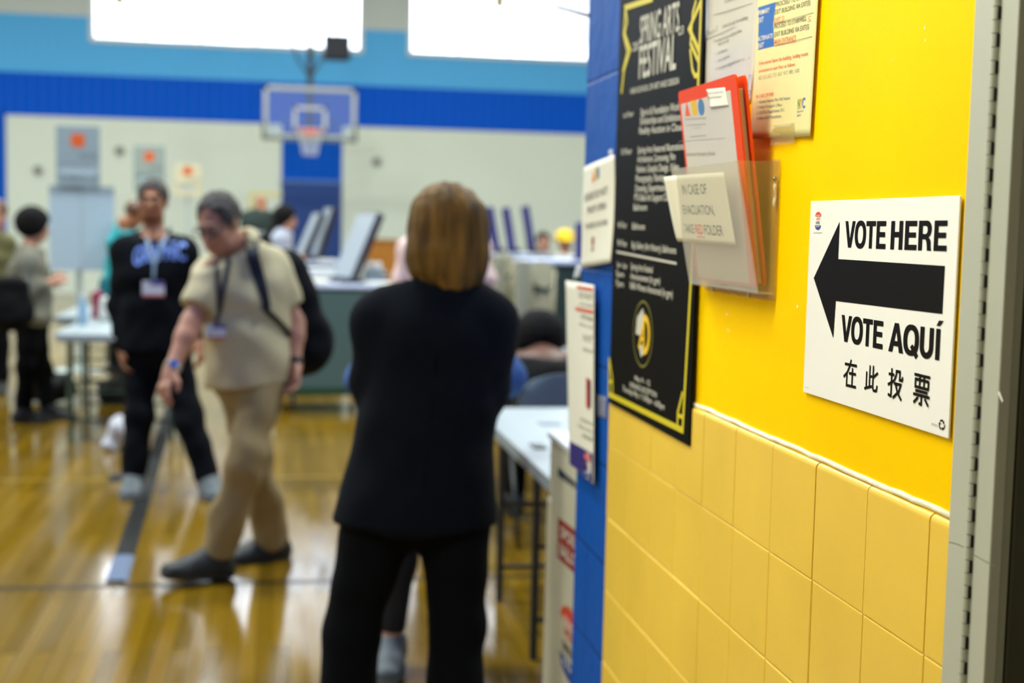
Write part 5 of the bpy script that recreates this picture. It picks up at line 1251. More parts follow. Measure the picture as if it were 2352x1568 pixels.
tab2 = folding_table((-1.42, 9.12), (-.62, 10.60), .75, 'pale folding table with dark green legs behind the man in sweatshirt', M_GLEG)
tab2b = folding_table((-1.66, 10.68), (-.96, 12.1), .75, 'second pale folding table, farther from the corridor, below the pale blue boards', M_GLEG)
def folding_chair(label, at, face, m, mf, group=None, name='folding_chair'):
    """steel folding chair; face = direction the sitter looks"""
    f = nrm((face[0], face[1], 0)); r_ = np.cross(f, (0, 0, 1)); c = np.array((at[0], at[1], 0.)); Z = np.array((0, 0, 1.))
    t = thing(name, c, label, 'chair', group); X = lambda a, b_, z_: c+r_*a+f*b_+Z*z_
    def slab_grid(fn, nx, nz, th, nme):
        mb = MB(); vs_ = []
        for k in (0, 1):
            for j in range(nz+1):
                for i in range(nx+1): vs_.append(fn(i/nx*2-1, j/nz, k*th))
        n = (nx+1)*(nz+1); W_ = nx+1; fs = []
        for j in range(nz):
            for i in range(nx): a = j*W_+i; fs += [(a, a+1, a+W_+1, a+W_), (n+a, n+a+W_, n+a+W_+1, n+a+1)]
        ed = [i for i in range(nx)]+[j*W_+nx for j in range(nz)]+[nz*W_+i for i in range(nx, 0, -1)]+[j*W_ for j in range(nz, 0, -1)]
        for k in range(len(ed)): a, b_ = ed[k], ed[(k+1) % len(ed)]; fs.append((b_, a, n+a, n+b_))
        return mb.add(vs_, fs).build(nme, m, t, smooth='auto')
    rnd = lambda u, v_: u*(1-.30*max(0, v_-.55)**1.5/.3)
    slab_grid(lambda u, v_, k: X(.205*rnd(u, v_), -.20-.03*v_-.035*(1-u*u)-k, .60+.23*v_-.035*u*u*v_), 10, 8, .012, 'backrest')
    slab_grid(lambda u, v_, k: X(.20*u*(1-.08*v_), -.19+.40*v_, .440+.012*v_+.006*u*u-k), 8, 8, .016, 'seat')
    for s_ in (-1, 1):
        MB().tube([X(.215*s_, .24, 0), X(.215*s_, .05, .40), X(.212*s_, -.20, .66), X(.19*s_, -.235, .78)], .0115, 8).build('front_leg', mf, t, smooth=True)
        MB().tube([X(.195*s_, -.26, 0), X(.195*s_, -.03, .43)], .0115, 8).build('rear_leg', mf, t, smooth=True)
    MB().tube([X(-.215, .19, .11), X(.215, .19, .11)], .008, 8).build('stretcher', mf, t); MB().tube([X(-.195, -.21, .12), X(.195, -.21, .12)], .008, 8).build('stretcher', mf, t)
    return t
M_CHG = mat('blue_grey_chair', (128, 150, 158), .35); M_CHB = mat('beige_chair', (190, 184, 146), .5); M_CHF = mat('beige_chair_frame', (168, 160, 126), .4)
sp_ = on_y(1272, 700, 6.42)
folding_chair('blue-grey folding chair with the seated black-haired person, beyond the near table', (sp_[0], 6.42), (0, 1), M_CHG, M_TLEG)
# seated person on it
bx = on_y(1268, 800, 6.42)[0]
def seated(label, c, face, s, b, skin, hm, top, low, hairk='round', h=.012, lean=.18, nod=.5, sleeves=1.9):
    f = nrm((face[0], face[1], 0)); r_ = np.cross(f, (0, 0, 1)); X = lambda a, b_, z_: np.array((c[0], c[1], 0))+r_*a+f*b_+np.array((0, 0, z_))
    J = dict(pel=X(0, -.06, .575), wai=X(0, -.04+lean*.25, .70), che=X(0, lean*.7, .77), nec=X(0, lean*1.4, .825), hea=X(0, lean*1.4+.115, .880))
    for q, g in (('R', 1), ('L', -1)):
        J['s'+q] = X(.165*g, lean*1.15, .80); J['e'+q] = X(.235*g, lean+.12, .70); J['w'+q] = X(.13*g, lean+.25, .81)
        J['h'+q] = X(.09*g, -.04, .555); J['k'+q] = X(.12*g, .38, .545); J['a'+q] = X(.12*g, .38, .09)
    for n_ in J:
        if n_[0] != 'a': J[n_] = J[n_]+np.array((0, 0, .022))
    yaw = math.atan2(-f[0], f[1]); HR = rotm(yaw, nod)
    o = person(label, J, floor_pt(J['pel']), s, b, skin, HR, toes={'R': f, 'L': f}, h=h, brow=M_BLACKHAIR)
    sd = Sdf(); torso(sd, J, s, b, .018, .05)
    for q in 'RL': arm(sd, J, q, s, b, .018, sleeves)
    sd.cut(J['pel']+np.array((0, 0, .0)), (0, 0, -1)); sd.cut(J['nec']+np.array((0, 0, .01)), (0, 0, 1)); wrinkles(sd, .004); build_sdf(sd, h, 'top', top, o)
    sd = Sdf(); sd.econe(J['pel'], J['wai'], r_, (.165*b, .12), (.145*b, .11), .05)
    for q in 'RL': leg(sd, J, q, s, b, .012, .06, end=.95)
    build_sdf(sd, h, 'trousers', low, o); shoes(o, J, {'R': f, 'L': f}, M_BLACK, M_BLACK, s, .011)
    Xh = lambda *p: J['hea']+HR @ np.array(p)
    if hairk == 'round':
        sd = Sdf(); sd.ell(Xh(0, -.026, .034), (.140, .145, .140), .03, HR); sd.ell(Xh(0, .125, -.05), (.07, .085, .10), .02, HR, True); sd.wave((1, 0, .2), 150, .0018); sd.wave((0, .3, 1), 130, .0018, 1); build_sdf(sd, .010, 'hair', hm, o)
    else: short_hair(o, J, HR, hm, s, .011, .012)
    return o
seated('black-haired person in black top seated with back turned beyond the near table', (bx+.02, 6.53), (0.05, 1), 1., 1.05, M_SKIN3, M_BLACKHAIR, mat('black_top', (8, 8, 9), .9, spec=.2), M_BLKTR, lean=.22, nod=.7)
tab3 = folding_table((1.34, 7.12), (2.9, 8.55), .74, 'pale folding table in front of the seated black-haired person', M_TLEG)
for q_, lab in (((1205, 806, 7.1), 'sheet of white paper standing tilted near the seated black-haired person'),):
    pass
sheet(Plane((1.50, 8.05, .742), (1, 0, 0), (0, 1, 0)), (-.12, .15), (.12, .15), (.12, -.13), (-.12, -.13), lambda a, b: .004*math.sin(3*a)).build('paper_sheet', M_PAPER, None, smooth=True); o = bpy.data.objects['paper_sheet']; tag(o, 'large white paper sheet at the left end of the table before the seated black-haired person', 'paper')
# things on the near table
o = MB().box((.885, 4.55, .7452), (.93, 4.65, .7525), bevel=.003).build('small_device', mat('dark_plastic', (40, 44, 46), .4), None, origin=(.905, 4.6, .745)); tag(o, 'small dark device on the near table edge', 'device')
o = MB().box((1.02, 5.12, .7452), (1.10, 5.20, .749)).build('grey_pad', mat('grey_pad', (130, 140, 150), .5), None, origin=(1.06, 5.16, .745)); tag(o, 'small grey pad on the far half of the near table', 'pad')

# ballot box against the near wall, mostly hidden by the blue strip
M_BOX = mat('grey_white_box', (206, 204, 176), .5); bx0, by0, by1, bz = .722, 3.04, 3.50, .965
bb = thing('ballot_box', (bx0+.22, (by0+by1)/2, 0), 'tall off-white ballot box with red sign, half hidden behind the blue strip', 'ballot box')
MB().box((bx0, by0, .0), (bx0+.45, by1, bz), bevel=.012, seg=3).build('box_body', M_BOX, bb, smooth='auto')
MB().box((bx0-.004, by1-.045, .02), (bx0+.03, by1+.004, bz-.17), bevel=.006).build('corner_post', mat('box_corner', (214, 212, 186), .45), bb)
MB().box((bx0-.006, by0, bz-.012), (bx0+.456, by1+.006, bz+.004), bevel=.004).build('lid', mat('box_lid_white', (230, 234, 236), .3), bb)
BX = Plane((bx0-.001, 0, 0), (0, -1, 0), (0, 0, 1))
g = Ink(BX, .0006); g.poly_px([(1282, 1072), (1322, 1108), (1322, 1122), (1282, 1092)]); g.build('dark_slot_label', mat('slot_navy', (30, 40, 70), .5), bb)
g = Ink(BX, .0006); g.poly_px([(1283, 1187), (1345, 1238), (1345, 1340), (1280, 1278)]); g.build('red_sign', mat('ballot_red', (158, 34, 20), .5), bb)
g = Ink(BX, .0012); g.text_px('SPOILED', (1288, 1232), (1342, 1276), 1206, .02); g.text_px('BALLOTS', (1286, 1272), (1342, 1318), 1244, .02); g.build('sign_lettering', M_NOTICE, bb)
u0, u1 = BX.uv(1287, 1460)[0], BX.uv(1326, 1460)[0]; v0, v1 = BX.uv(1305, 1562)[1], BX.uv(1305, 1392)[1]
vote_logo(BX, ((u0+u1)/2+.01, (v0+v1)/2), (u1-u0)/2+.01, (v1-v0)/2, bb, .0008)
g = Ink(BX, .0012); g.line_px([(1296, 1094), (1322, 1118)], .004); g.build('label_print', M_GREYINK, bb)

# sign stands with an orange square
M_SIGNG = mat('sign_grey', (136, 152, 158), .5); M_SIGNB = mat('board_pale_blue', (168, 188, 200), .5); M_ORANGE = mat('orange_square', (208, 88, 6), .5); M_POST = mat('pale_post', (176, 190, 184), .4)
def sign_stand(label, d, px0, px1, py0, py1, board, gcol, text, post_to=None, group=None):
    c = P((px0+px1)/2, py1, d); k = d/F
    t = thing('sign_stand', floor_pt(c), label, 'sign stand', group)
    X = lambda px, py: P(px, py, d)
    a, b_ = X(px0, py0), X(px1, py1); w_ = (px1-px0)*k; hh = (py1-py0)*k; zb = X((px0+px1)/2, py1)[2]; cx, cy = c[0], c[1]
    MB().box((cx-w_/2, cy-.012, zb), (cx+w_/2, cy+.012, zb+hh), bevel=.004).build('sign_panel', gcol, t)
    sq = w_*.31; f_ = Plane((cx, cy-.0125, 0), (1, 0, 0), (0, 0, 1))
    g = Ink(f_, .001); g.poly([(-sq/2, zb+hh*.66), (sq/2, zb+hh*.66), (sq/2, zb+hh*.66+sq), (-sq/2, zb+hh*.66+sq)]); g.build('orange_square', M_ORANGE, t)
    g = Ink(f_, .001)
    for i, tx in enumerate(text): g.text(tx, (-w_*.42 if i else w_*.02, zb+hh*(.48-.17*i)), (w_*.44, zb+hh*(.48-.17*i)), hh*.075, .01)
    g.build('sign_lettering', mat('sign_dark_print', (84, 94, 100), .6), t)
    g = Ink(f_, .0006); g.poly([(-w_*.44, zb+hh*.20), (w_*.44, zb+hh*.20), (w_*.44, zb+hh*.36), (-w_*.44, zb+hh*.36)]) if board else g.poly([(-w_*.3, zb+hh*.2), (w_*.3, zb+hh*.2), (w_*.3, zb+hh*.3), (-w_*.3, zb+hh*.3)]); g.build('pale_band', mat('sign_pale_band', (164, 182, 190), .5), t)
    if board:
        bx0_, by0_, bx1_, by1_ = board; q0 = X((bx0_+bx1_)/2, by1_); wb = (bx1_-bx0_)*k; hb = (by1_-by0_)*k
        MB().box((q0[0]-wb/2, cy+.0, q0[2]), (q0[0]-.004, cy+.02, q0[2]+hb), bevel=.003).build('lower_board', M_SIGNB, t); MB().box((q0[0]+.004, cy+.0, q0[2]), (q0[0]+wb/2, cy+.02, q0[2]+hb), bevel=.003).build('lower_board', M_SIGNB, t)
        MB().box((q0[0]-wb/2, cy-.006, q0[2]+hb-.05), (q0[0]+wb/2, cy+.0, q0[2]+hb+.02)).build('header_strip', mat('header_grey', (140, 154, 160), .5), t)
    MB().box((cx-.03, cy+.02, 0.0), (cx+.03, cy+.05, zb+hh*.5), bevel=.004).build('post', M_POST, t)
    MB().box((cx-.22, cy-.12, 0), (cx+.22, cy+.2, .02), bevel=.006).build('foot_plate', M_POST, t)
    return t
sign_stand('tall grey sign with orange square above pale blue boards, beside the woman in grey', 13.1, 131, 228, 290, 432, (114, 432, 258, 622), M_SIGNG, ('VOTE', 'ELECTION DISTRICT', 'TABLE 10', 'ASSEMBLY 73'))
sign_stand('grey sign with orange square directly behind the head of the man in sweatshirt', 15., 308, 378, 335, 440, None, mat('sign_greygreen', (140, 152, 142), .5), ('VOTE', 'DISTRICT 11'))
sign_stand('cream sign with small orange-red square, farthest of the upright signs', 19.5, 400, 462, 378, 450, None, mat('sign_cream', (206, 200, 166), .5), ('VOTE', 'TABLE 12'))

# things on and under the table at the left
bt = thing('water_bottle', P(208, 712, 9.9), 'clear blue water bottle standing on the left folding table', 'bottle'); q = np.array((P(208, 712, 10.0)[0], 9.95, .75)); bt.location = tuple(q)
MB().tube([q, q+np.array((0, 0, .15)), q+np.array((0, 0, .18)), q+np.array((0, 0, .20))], [.033, .033, .020, .014], 14).build('bottle_body', mat('water_blue', (140, 170, 190), .15), bt, smooth='auto'); MB().tube([q+np.array((0, 0, .20)), q+np.array((0, 0, .222))], .016, 12).build('cap', mat('cap_white', (230, 230, 230), .4), bt)
for x, y, m_, nm, lb in ((224, 688, mat('magenta_cloth', (140, 30, 70), .8), 'magenta_pouch', 'dark magenta pouch on the left folding table'), (240, 655, mat('teal_fabric', (0, 110, 116), .8), 'teal_tote', 'dark teal tote behind the left folding table items'), (242, 700, mat('white_bundle', (204, 206, 196), .8), 'white_bundle', 'white bundle of forms on the left folding table')):
    c = P(x, y, {224: 10.25, 240: 10.5, 242: 10.02}[x]); c[2] = max(c[2], .83); sd = Sdf(); wz = c[2]-.752
    sd.econe((c[0], c[1], .752+.03), (c[0], c[1], c[2]+.03), (1, 0, 0), (.055, .05), (.045, .035), .03); sd.cut((c[0], c[1], .752), (0, 0, -1)); wrinkles(sd, .005); tag(build_sdf(sd, .012, nm, m_, None, (c[0], c[1], .752)), lb, nm.split('_')[-1])
M_BBAG = mat('black_bag_cloth', (18, 18, 16), .85)
for x, y, dd, rx, rz, lb in ((138, 880, 10.1, .13, .13, 'black duffel bag on the floor under the left folding table'), (244, 905, 9.9, .11, .10, 'low black bag on the floor nearest the dark green table legs')):
    c = np.array((-1.80 if x < 200 else -1.28, 10.9, 0)); sd = Sdf(); sd.econe((c[0]-rx*.6, c[1]+.5, rz), (c[0]+rx*.6, c[1]+.5, rz), (0, 1, 0), (.14, rz), (.14, rz), .04); sd.cut((0, 0, .001), (0, 0, -1)); wrinkles(sd, .01)
    g_ = thing('duffel_bag', (c[0], c[1]+.5, 0), lb, 'bag'); build_sdf(sd, .014, 'bag_body', M_BBAG, g_); MB().tube(catmull([(c[0]-rx*.5, c[1]+.46, rz*1.7), (c[0]-rx*.2, c[1]+.42, rz*2.3), (c[0]+rx*.2, c[1]+.42, rz*2.3), (c[0]+rx*.5, c[1]+.46, rz*1.7)], 4), .010, 8).build('handle', M_BLACK, g_, smooth=True)
c = on_z(275, 905, 0); sd = Sdf(); c = P(270, 872, 8.85); c[2] = 0; sd.cone((c[0], c[1], .08), (c[0]+.02, c[1], .22), .09, .05, .05); sd.cut((0, 0, .001), (0, 0, -1)); wrinkles(sd, .012); wrinkles(sd, .006)
tag(build_sdf(sd, .012, 'plastic_bag', mat('white_plastic_bag', (196, 198, 202), .35), None, (c[0], c[1], 0)), 'white plastic bag on the floor behind the man in sweatshirt', 'bag')

# grey-green voting booths: each a cabinet on castors
M_BOOTH = mat('grey_green_booth', (74, 98, 94), .5); M_BOOTHD = mat('dark_green_booth', (38, 56, 48), .5); M_BTOP = mat('booth_top_blue_white', (196, 206, 228), .3); M_BEIGE = mat('beige_grey_panel', (142, 140, 118), .5); M_CAST = mat('castor_black', (20, 20, 20), .5)
def booth(label, x0, x1, y, z, dep, m, group=None, skirt=True):
    t = thing('voting_booth', ((x0+x1)/2, y+dep/2, 0), label, 'voting booth', group)
    MB().box((x0, y, .20), (x1, y+.03, z-.03), bevel=.004).build('front_panel', m, t)
    MB().box((x0, y+.03, .20), (x0+.03, y+dep, z-.03)).build('side_panel', m, t); MB().box((x1-.03, y+.03, .20), (x1, y+dep, z-.03)).build('side_panel', m, t)
    MB().box((x0-.02, y-.02, z-.03), (x1+.02, y+dep, z), bevel=.006).build('counter', M_BTOP, t)
    MB().box((x0, y-.004, .14), (x1, y+dep, .20), bevel=.004).build('base_rail', mat('base_rail_green', (20, 62, 34), .5), t)
    for xx in (x0+.12, x1-.12):
        for yy in (y+.08, y+dep-.08):
            c_ = MB().tube([(xx-.014, yy, .055), (xx+.014, yy, .055)], .055, 16).build('castor', M_CAST, t, smooth='auto'); MB().box((xx-.022, yy-.02, .055), (xx+.022, yy+.02, .14)).build('fork', mat('castor_fork', (150, 154, 150), .3, .8), c_)
    return t
bo = booth('wide grey-green voting booth on castors between the man in beige and woman in black', on_y(640, 670, 10.8)[0], on_y(890, 670, 10.8)[0], 10.8, 1.02, .6, M_BOOTH)
def tablet(label, c, w_, hh, lean, yaw, body, edge, group=None, nm='voting_machine'):
    """ballot machine: slanted screen in a dark shell on a stubby foot, with side privacy wing"""
    t = thing(nm, c, label, 'voting machine', group); R_ = Matrix.Rotation(yaw, 3, 'Z') @ Matrix.Rotation(-lean, 3, 'X'); c = Vector(c)
    MB().box((c.x-w_/2, c.y-.018, c.z+.03), (c.x+w_/2, c.y+.050, c.z+.03+hh), R_, c, bevel=.010).build('screen_shell', edge, t)
    MB().box((c.x-w_/2+.015, c.y-.022, c.z+.045), (c.x+w_/2-.015, c.y-.017, c.z+.015+hh), R_, c).build('screen', body, t)
    R2 = Matrix.Rotation(yaw, 3, 'Z')
    MB().box((c.x-w_*.35, c.y-.05, c.z), (c.x+w_*.35, c.y+.03+hh*math.sin(lean)*.5, c.z+.035), R2, c, bevel=.008).build('machine_foot', mat('machine_dark', (44, 42, 56), .4), t)
    MB().tube([c+R2 @ Vector((0, .02+hh*math.sin(lean)*.4, .03)), c+R2 @ Vector((0, hh*.5*math.sin(lean)+.03, hh*.5))], .02, 10).build('stay', mat('machine_dark2', (38, 36, 44), .4), t)
    return t
M_SCR = mat('pale_screen', (146, 156, 164), .4); M_PURE = mat('purple_shell', (52, 50, 112), .5); M_DKE = mat('dark_purple_shell', (40, 36, 52), .45)
q = on_y(812, 655, 11.15); tablet('big tilted pale screen machine on the wide booth, left of the blond woman', (q[0]-.10, 11.17, 1.02), .36, .60, .42, -1.15, M_SCR, M_DKE)
def paper_pile(label, c, sx, sy, n, yaw=0., group=None):
    t = MB()
    for i in range(n): t.box((-sx/2+random.uniform(-.01, .01), -sy/2+random.uniform(-.01, .01), .0045*i), (sx/2+random.uniform(-.01, .01), sy/2, .0045*i+.004))
    o = t.build('paper_pile', M_PAPER, None); o.location = c; o.rotation_euler = (0, 0, yaw); return tag(o, label, 'papers', group)
q = on_y(722, 655, 10.95); paper_pile('pile of white forms on the wide booth counter behind the backpack', (q[0]-.05, 10.93, 1.021), .30, .22, 6, .1)
q = on_y(880, 655, 10.95); paper_pile('pile of white forms on the wide booth counter right of the tilted screen', (q[0]-.02, 10.98, 1.021), .22, .22, 4, .2)
q = on_y(862, 618, 11.2); o = thing('tape_printer', (q[0], 11.22, 1.02), 'small pale printer beside the big tilted screen', 'printer')
MB().box((q[0]-.09, 11.14, 1.021), (q[0]+.09, 11.32, 1.13), bevel=.02).build('printer_body', mat('pale_machine', (150, 164, 172), .4), o, smooth='auto'); MB().box((q[0]-.05, 11.13, 1.09), (q[0]+.07, 11.142, 1.105)).build('paper_slot', M_BLACK, o); MB().tube([(q[0]-.05, 11.23, 1.16), (q[0]+.05, 11.23, 1.16)], .035, 14).build('paper_roll', M_PAPER, o, smooth='auto')
# second row of tables and machines behind it
bo2 = booth('grey-green voting booth in the row behind the wide one', on_y(672, 590, 13.6)[0], on_y(790, 590, 13.6)[0], 13.6, 1.12, .6, mat('booth_dark_olive', (62, 82, 66), .5))
for px, lab, lean, yw_ in ((694, 'pale tilted screen machine on the second booth, nearest the long-haired woman', .42, -1.2), (733, 'taller pale tilted screen machine on the second booth in front of blue pad', .30, -1.2)):
    q = on_y(px, 570, 13.9); tablet(lab, (q[0]-.04, 13.80 if px < 700 else 14.02, 1.12), .20, .50 if px < 700 else .54, lean, yw_, M_SCR, M_DKE)
for px, lab in ((690, 'stack of forms on the second booth under the left tilted screen'), (752, 'stack of forms on the second booth, right end')):
    q = on_y(px, 570, 13.75); paper_pile(lab, (q[0]+(-.17 if px < 700 else .0), 13.68, 1.121), .16, .10, 5)
bx_ = thing('document_tray', (on_y(705, 620, 12.2)[0], 12.2, 0), 'low table stacked with white trays between the two booths', 'table')
q = on_y(715, 620, 12.2); MB().box((q[0]-.40, 12.0, .98), (q[0]+.42, 12.5, 1.02), bevel=.006).build('tray_top', mat('cream_counter', (206, 202, 180), .5), bx_); MB().box((q[0]-.2, 12.05, 1.02), (q[0]+.3, 12.35, 1.10), bevel=.01).build('white_tray', mat('tray_white', (220, 224, 230), .4), bx_)
for sx in (-.36, .38):
    for sy in (12.04, 12.46): MB().tube([(q[0]+sx, sy, 0), (q[0]+sx, sy, .98)], .016, 8).build('leg', M_TLEG, bx_)
# wooden panel / bench end beyond
q0, q1 = on_y(848, 553, 22), on_y(912, 553, 22); ob = thing('wooden_cabinet', ((q0[0]+q1[0])/2, 22.2, 0), 'orange-brown wooden cabinet against the far side, left of the blond head', 'cabinet')
MB().box((q0[0], 22, .05), (q1[0], 22.5, q0[2]), bevel=.01).build('cabinet_body', mat('orange_brown_wood', (152, 98, 22), .4, var=.15, vscale=6, stretch=(6, 6, 1)), ob)
MB().box((q0[0]-.02, 21.98, q0[2]), (q1[0]+.02, 22.52, q0[2]+.03)).build('cabinet_top', MATS['orange_brown_wood'], ob); MB().box((q0[0]+.02, 22.02, 0), (q1[0]-.02, 22.48, .05)).build('plinth', M_BLACK, ob)

# right-hand booths: dark panels, beige posts, screens with purple backs
for px0, px1, y, zt_, lab in ((1130, 1222, 10.6, 1.30, 'dark green voting booth nearest the blond head on the right'), (1218, 1345, 9.4, 1.28, 'dark green voting booth behind the beige chair, beside the blue strip')):
    booth(lab, on_y(px0, 590, y)[0], on_y(px1, 590, y)[0], y, zt_, .6, M_BOOTHD)
for px, y, lab in ((1200, 9.15, 'thick beige post standing between the two dark booths'), (1150, 10.2, 'beige post partly hidden by the woman in black')):
    q = on_y(px, 600, y); t = thing('booth_post', (q[0], y, 0), lab, 'post'); MB().box((q[0]-.045, y-.045, .0), (q[0]+.045, y+.045, 1.28), bevel=.012).build('post_shaft', M_BEIGE, t, smooth='auto'); MB().box((q[0]-.09, y-.09, 0), (q[0]+.09, y+.09, .03), bevel=.006).build('post_foot', M_BEIGE, t)
for px, y, z_, hh, lab in ((1146, 10.72, 1.30, .34, 'purple-backed screen machine nearest the blond head'), (1183, 10.90, 1.30, .34, 'purple-backed screen machine, second from the blond head'), (1228, 11.08, 1.30, .36, 'purple-backed screen machine, third from the blond head')):
    q = on_y(px, 560, y); tablet(lab, (q[0], y, z_), .15, hh, .18, 1.35, mat('white_screen', (206, 212, 208), .3), M_PURE)
q = on_y(1328, 560, 9.7); t = thing('privacy_banner', (q[0], 9.62, 1.28), 'tall purple privacy panel on the booth beside the blue strip', 'panel'); MB().box((q[0]-.035, 9.60, 1.281), (q[0]+.045, 9.66, 1.281+.27), bevel=.005).build('panel_sheet', M_PURE, t); MB().box((q[0]-.05, 9.56, 1.281), (q[0]+.06, 9.70, 1.295)).build('panel_foot', M_PURE, t)
def hung_chair(label, d_, px, py, w_, tilt, yb):
    c = P(px, py, d_); t = thing('folding_chair', c, label, 'chair', 'beige folding chairs hung folded at the right booths')
    X = lambda a, b_, z_: c+np.array((a*math.cos(tilt)+z_*math.sin(tilt), b_, -a*math.sin(tilt)+z_*math.cos(tilt)))
    X0 = lambda a, b_, z_: c+np.array((a, b_, z_)); mb = MB(); n = 28; r0 = [(w_*math.copysign(abs(math.cos(q))**.8, math.cos(q)), .085*math.copysign(abs(math.sin(q))**.8, math.sin(q))) for q in np.linspace(0, 2*math.pi, n, endpoint=False)]
    mb.add([X(a, -.012+.03*(a/w_)**2, z_) for a, z_ in r0]+[X(a, .004+.03*(a/w_)**2, z_) for a, z_ in r0], [tuple(range(n)), tuple(range(2*n-1, n-1, -1))]+[(k, (k+1) % n, n+(k+1) % n, n+k) for k in range(n)])
    mb.build('backrest', M_CHB, t, smooth='auto')
    slab(Plane(X0(0, .03, -.30), (1, 0, 0), (0, 0, 1)), -w_*.7, w_*.7, -.17, .17, -.008, .008, .05).build('seat', M_CHB, t, smooth='auto')
    for s_ in (-1, 1): MB().tube([X0(s_*w_*.8, .0, .02), X0(s_*w_*.8, .01, -.66)], .011, 8).build('leg', M_CHF, t, smooth=True); MB().tube([X0(s_*w_*.7, .035, -.1), X0(s_*w_*.7, .04, -.72)], .011, 8).build('leg', M_CHF, t, smooth=True)
    MB().tube([X0(-w_*.8, .01, -.6), X0(w_*.8, .01, -.6)], .008, 6).build('stretcher', M_CHF, t)
    MB().tube([X(0, .0, .06), X(0, .06, .035), X(0, yb-c[1]+.004, .035)], .008, 6).build('hanging_hook', M_CHF, t)
    return t
hung_chair('beige folding chair hung folded beside the thick beige post, nearer the blond head', 10.45, 1158, 606, .085, .35, 10.58)
hung_chair('beige folding chair hung folded on the dark booth front beside the blue strip', 9.35, 1247, 630, .10, .42, 9.40)
q = on_y(1248, 600, 13.2); seated_c = (q[0], 13.2)
plain_person('small dark-haired person behind the right-hand booths', 13.2,
    dict(hea=(1248, 556), nec=(1247, 584), sR=(1262, 600), sL=(1232, 600), eR=(1268, 640), eL=(1226, 640), wR=(1258, 672, -.1), wL=(1236, 672, -.1), che=(1247, 620), wai=(1247, 650), pel=(1247, 680), hR=(1255, 684), hL=(1239, 684), kR=(1255, 740), kL=(1239, 740), aR=(1255, 800), aL=(1239, 800)),
    M_SKIN, M_BLACKHAIR, rotm(math.pi, 0), mat('grey_top', (140, 142, 146), .8), M_BLKTR, .8, .8)
yb, Jy, ty = plain_person('person in white top with bright yellow cap behind the right-hand booths', 13.4,
    dict(hea=(1297, 556), nec=(1298, 586), sR=(1282, 602), sL=(1314, 602), eR=(1276, 640), eL=(1320, 640), wR=(1284, 672, -.1), wL=(1312, 672, -.1), che=(1298, 624), wai=(1298, 655), pel=(1298, 684), hR=(1290, 688), hL=(1306, 688), kR=(1290, 745), kL=(1306, 745), aR=(1290, 805), aL=(1306, 805)),
    M_SKIN, M_BLACKHAIR, rotm(math.pi, 0), mat('white_top', (214, 214, 204), .8), M_BLKTR, .8, .8)
sd = Sdf(); sd.ell(Jy['hea']+np.array((0, 0, .045)), (.10, .105, .085), .02); sd.cut(Jy['hea']+np.array((0, 0, .01)), (0, 0, -1)); sd.ell(Jy['hea']+np.array((0, -.11, .02)), (.075, .07, .010), .02); build_sdf(sd, .010, 'cap', mat('bright_yellow_cap', (240, 196, 0), .7), yb)

# ------------------------------------------------------------------ hoop, loudspeaker, lamps, wall bits
YB = 25.
bl_, br_ = on_y(605, 197, YB), on_y(819, 203, YB); zb_, zt_ = on_y(712, 319, YB)[2], on_y(712, 199, YB)[2]; xc = (bl_[0]+br_[0])/2; hw = (br_[0]-bl_[0])/2
hp = thing('basketball_hoop', (xc, YB, zb_), 'clear basketball backboard with orange rim hanging before the far blue column', 'basketball hoop')
M_BBF = mat('backboard_frame', (176, 180, 168), .4); M_HOOPG = clear_mat('backboard_glass', (.90, .94, .98), .07, .1, .06, (.75, .82, .95))
fr_ = .075; mb = MB()
for lo_, hi_ in (((-hw, 0, 0), (hw, .05, fr_)), ((-hw, 0, zt_-zb_-fr_), (hw, .05, zt_-zb_)), ((-hw, 0, 0), (-hw+fr_, .05, zt_-zb_)), ((hw-fr_, 0, 0), (hw, .05, zt_-zb_))): mb.box(np.array((xc, YB, zb_))+lo_, np.array((xc, YB, zb_))+hi_)
mb.build('board_frame', M_BBF, hp)
MB().box((xc-hw+.05, YB+.015, zb_+.05), (xc+hw-.05, YB+.03, zt_-.05)).build('glass_board', M_HOOPG, hp)
mb = MB(); ib = (.30, .14, .58)
for lo_, hi_ in (((-ib[0], 0, ib[1]), (-ib[0]+.06, .012, ib[2])), ((ib[0]-.06, 0, ib[1]), (ib[0], .012, ib[2])), ((-ib[0], 0, ib[2]-.06), (ib[0], .012, ib[2])), ((-ib[0], 0, ib[1]), (ib[0], .012, ib[1]+.05))): mb.box(np.array((xc, YB, zb_))+lo_, np.array((xc, YB+.0, zb_))+hi_)
mb.build('target_square', mat('target_white', (190, 190, 180), .5), hp)
mb = MB(); mb.box((xc-hw-.015, YB-.012, zb_-.04), (xc+hw+.015, YB+.06, zb_+.03), bevel=.01)
for s_ in (-1, 1): mb.box((xc+s_*(hw-.005)-.03, YB-.012, zb_-.04), (xc+s_*(hw-.005)+.03, YB+.06, zb_+.30), bevel=.01)
mb.build('edge_padding', mat('padding_grey_green', (96, 108, 96), .6), hp)
rim = [(xc+.229*math.cos(t), YB-.30+.229*math.sin(t), zb_+.12) for t in np.linspace(0, 2*math.pi, 33)]
mb = MB(); mb.tube(rim, .014, 8); mb.box((xc-.09, YB-.09, zb_+.07), (xc+.09, YB, zb_+.16)); mb.build('rim', mat('rim_orange', (224, 74, 20), .4), hp, smooth='auto')
mb = MB()
for i in range(12):
    for sg in (1, -1):
        pts = []
        for j in range(6):
            t = 2*math.pi*(i+sg*j*.5)/12; r_ = .225-.105*(j/5)**.8; pts.append((xc+r_*math.cos(t), YB-.30+r_*math.sin(t), zb_+.11-.42*j/5))
        mb.tube(pts, .007, 4)
mb.build('net', mat('net_white', (206, 210, 206), .8), hp)
M_HPOLE = mat('hoop_pole_black', (26, 34, 38), .5)
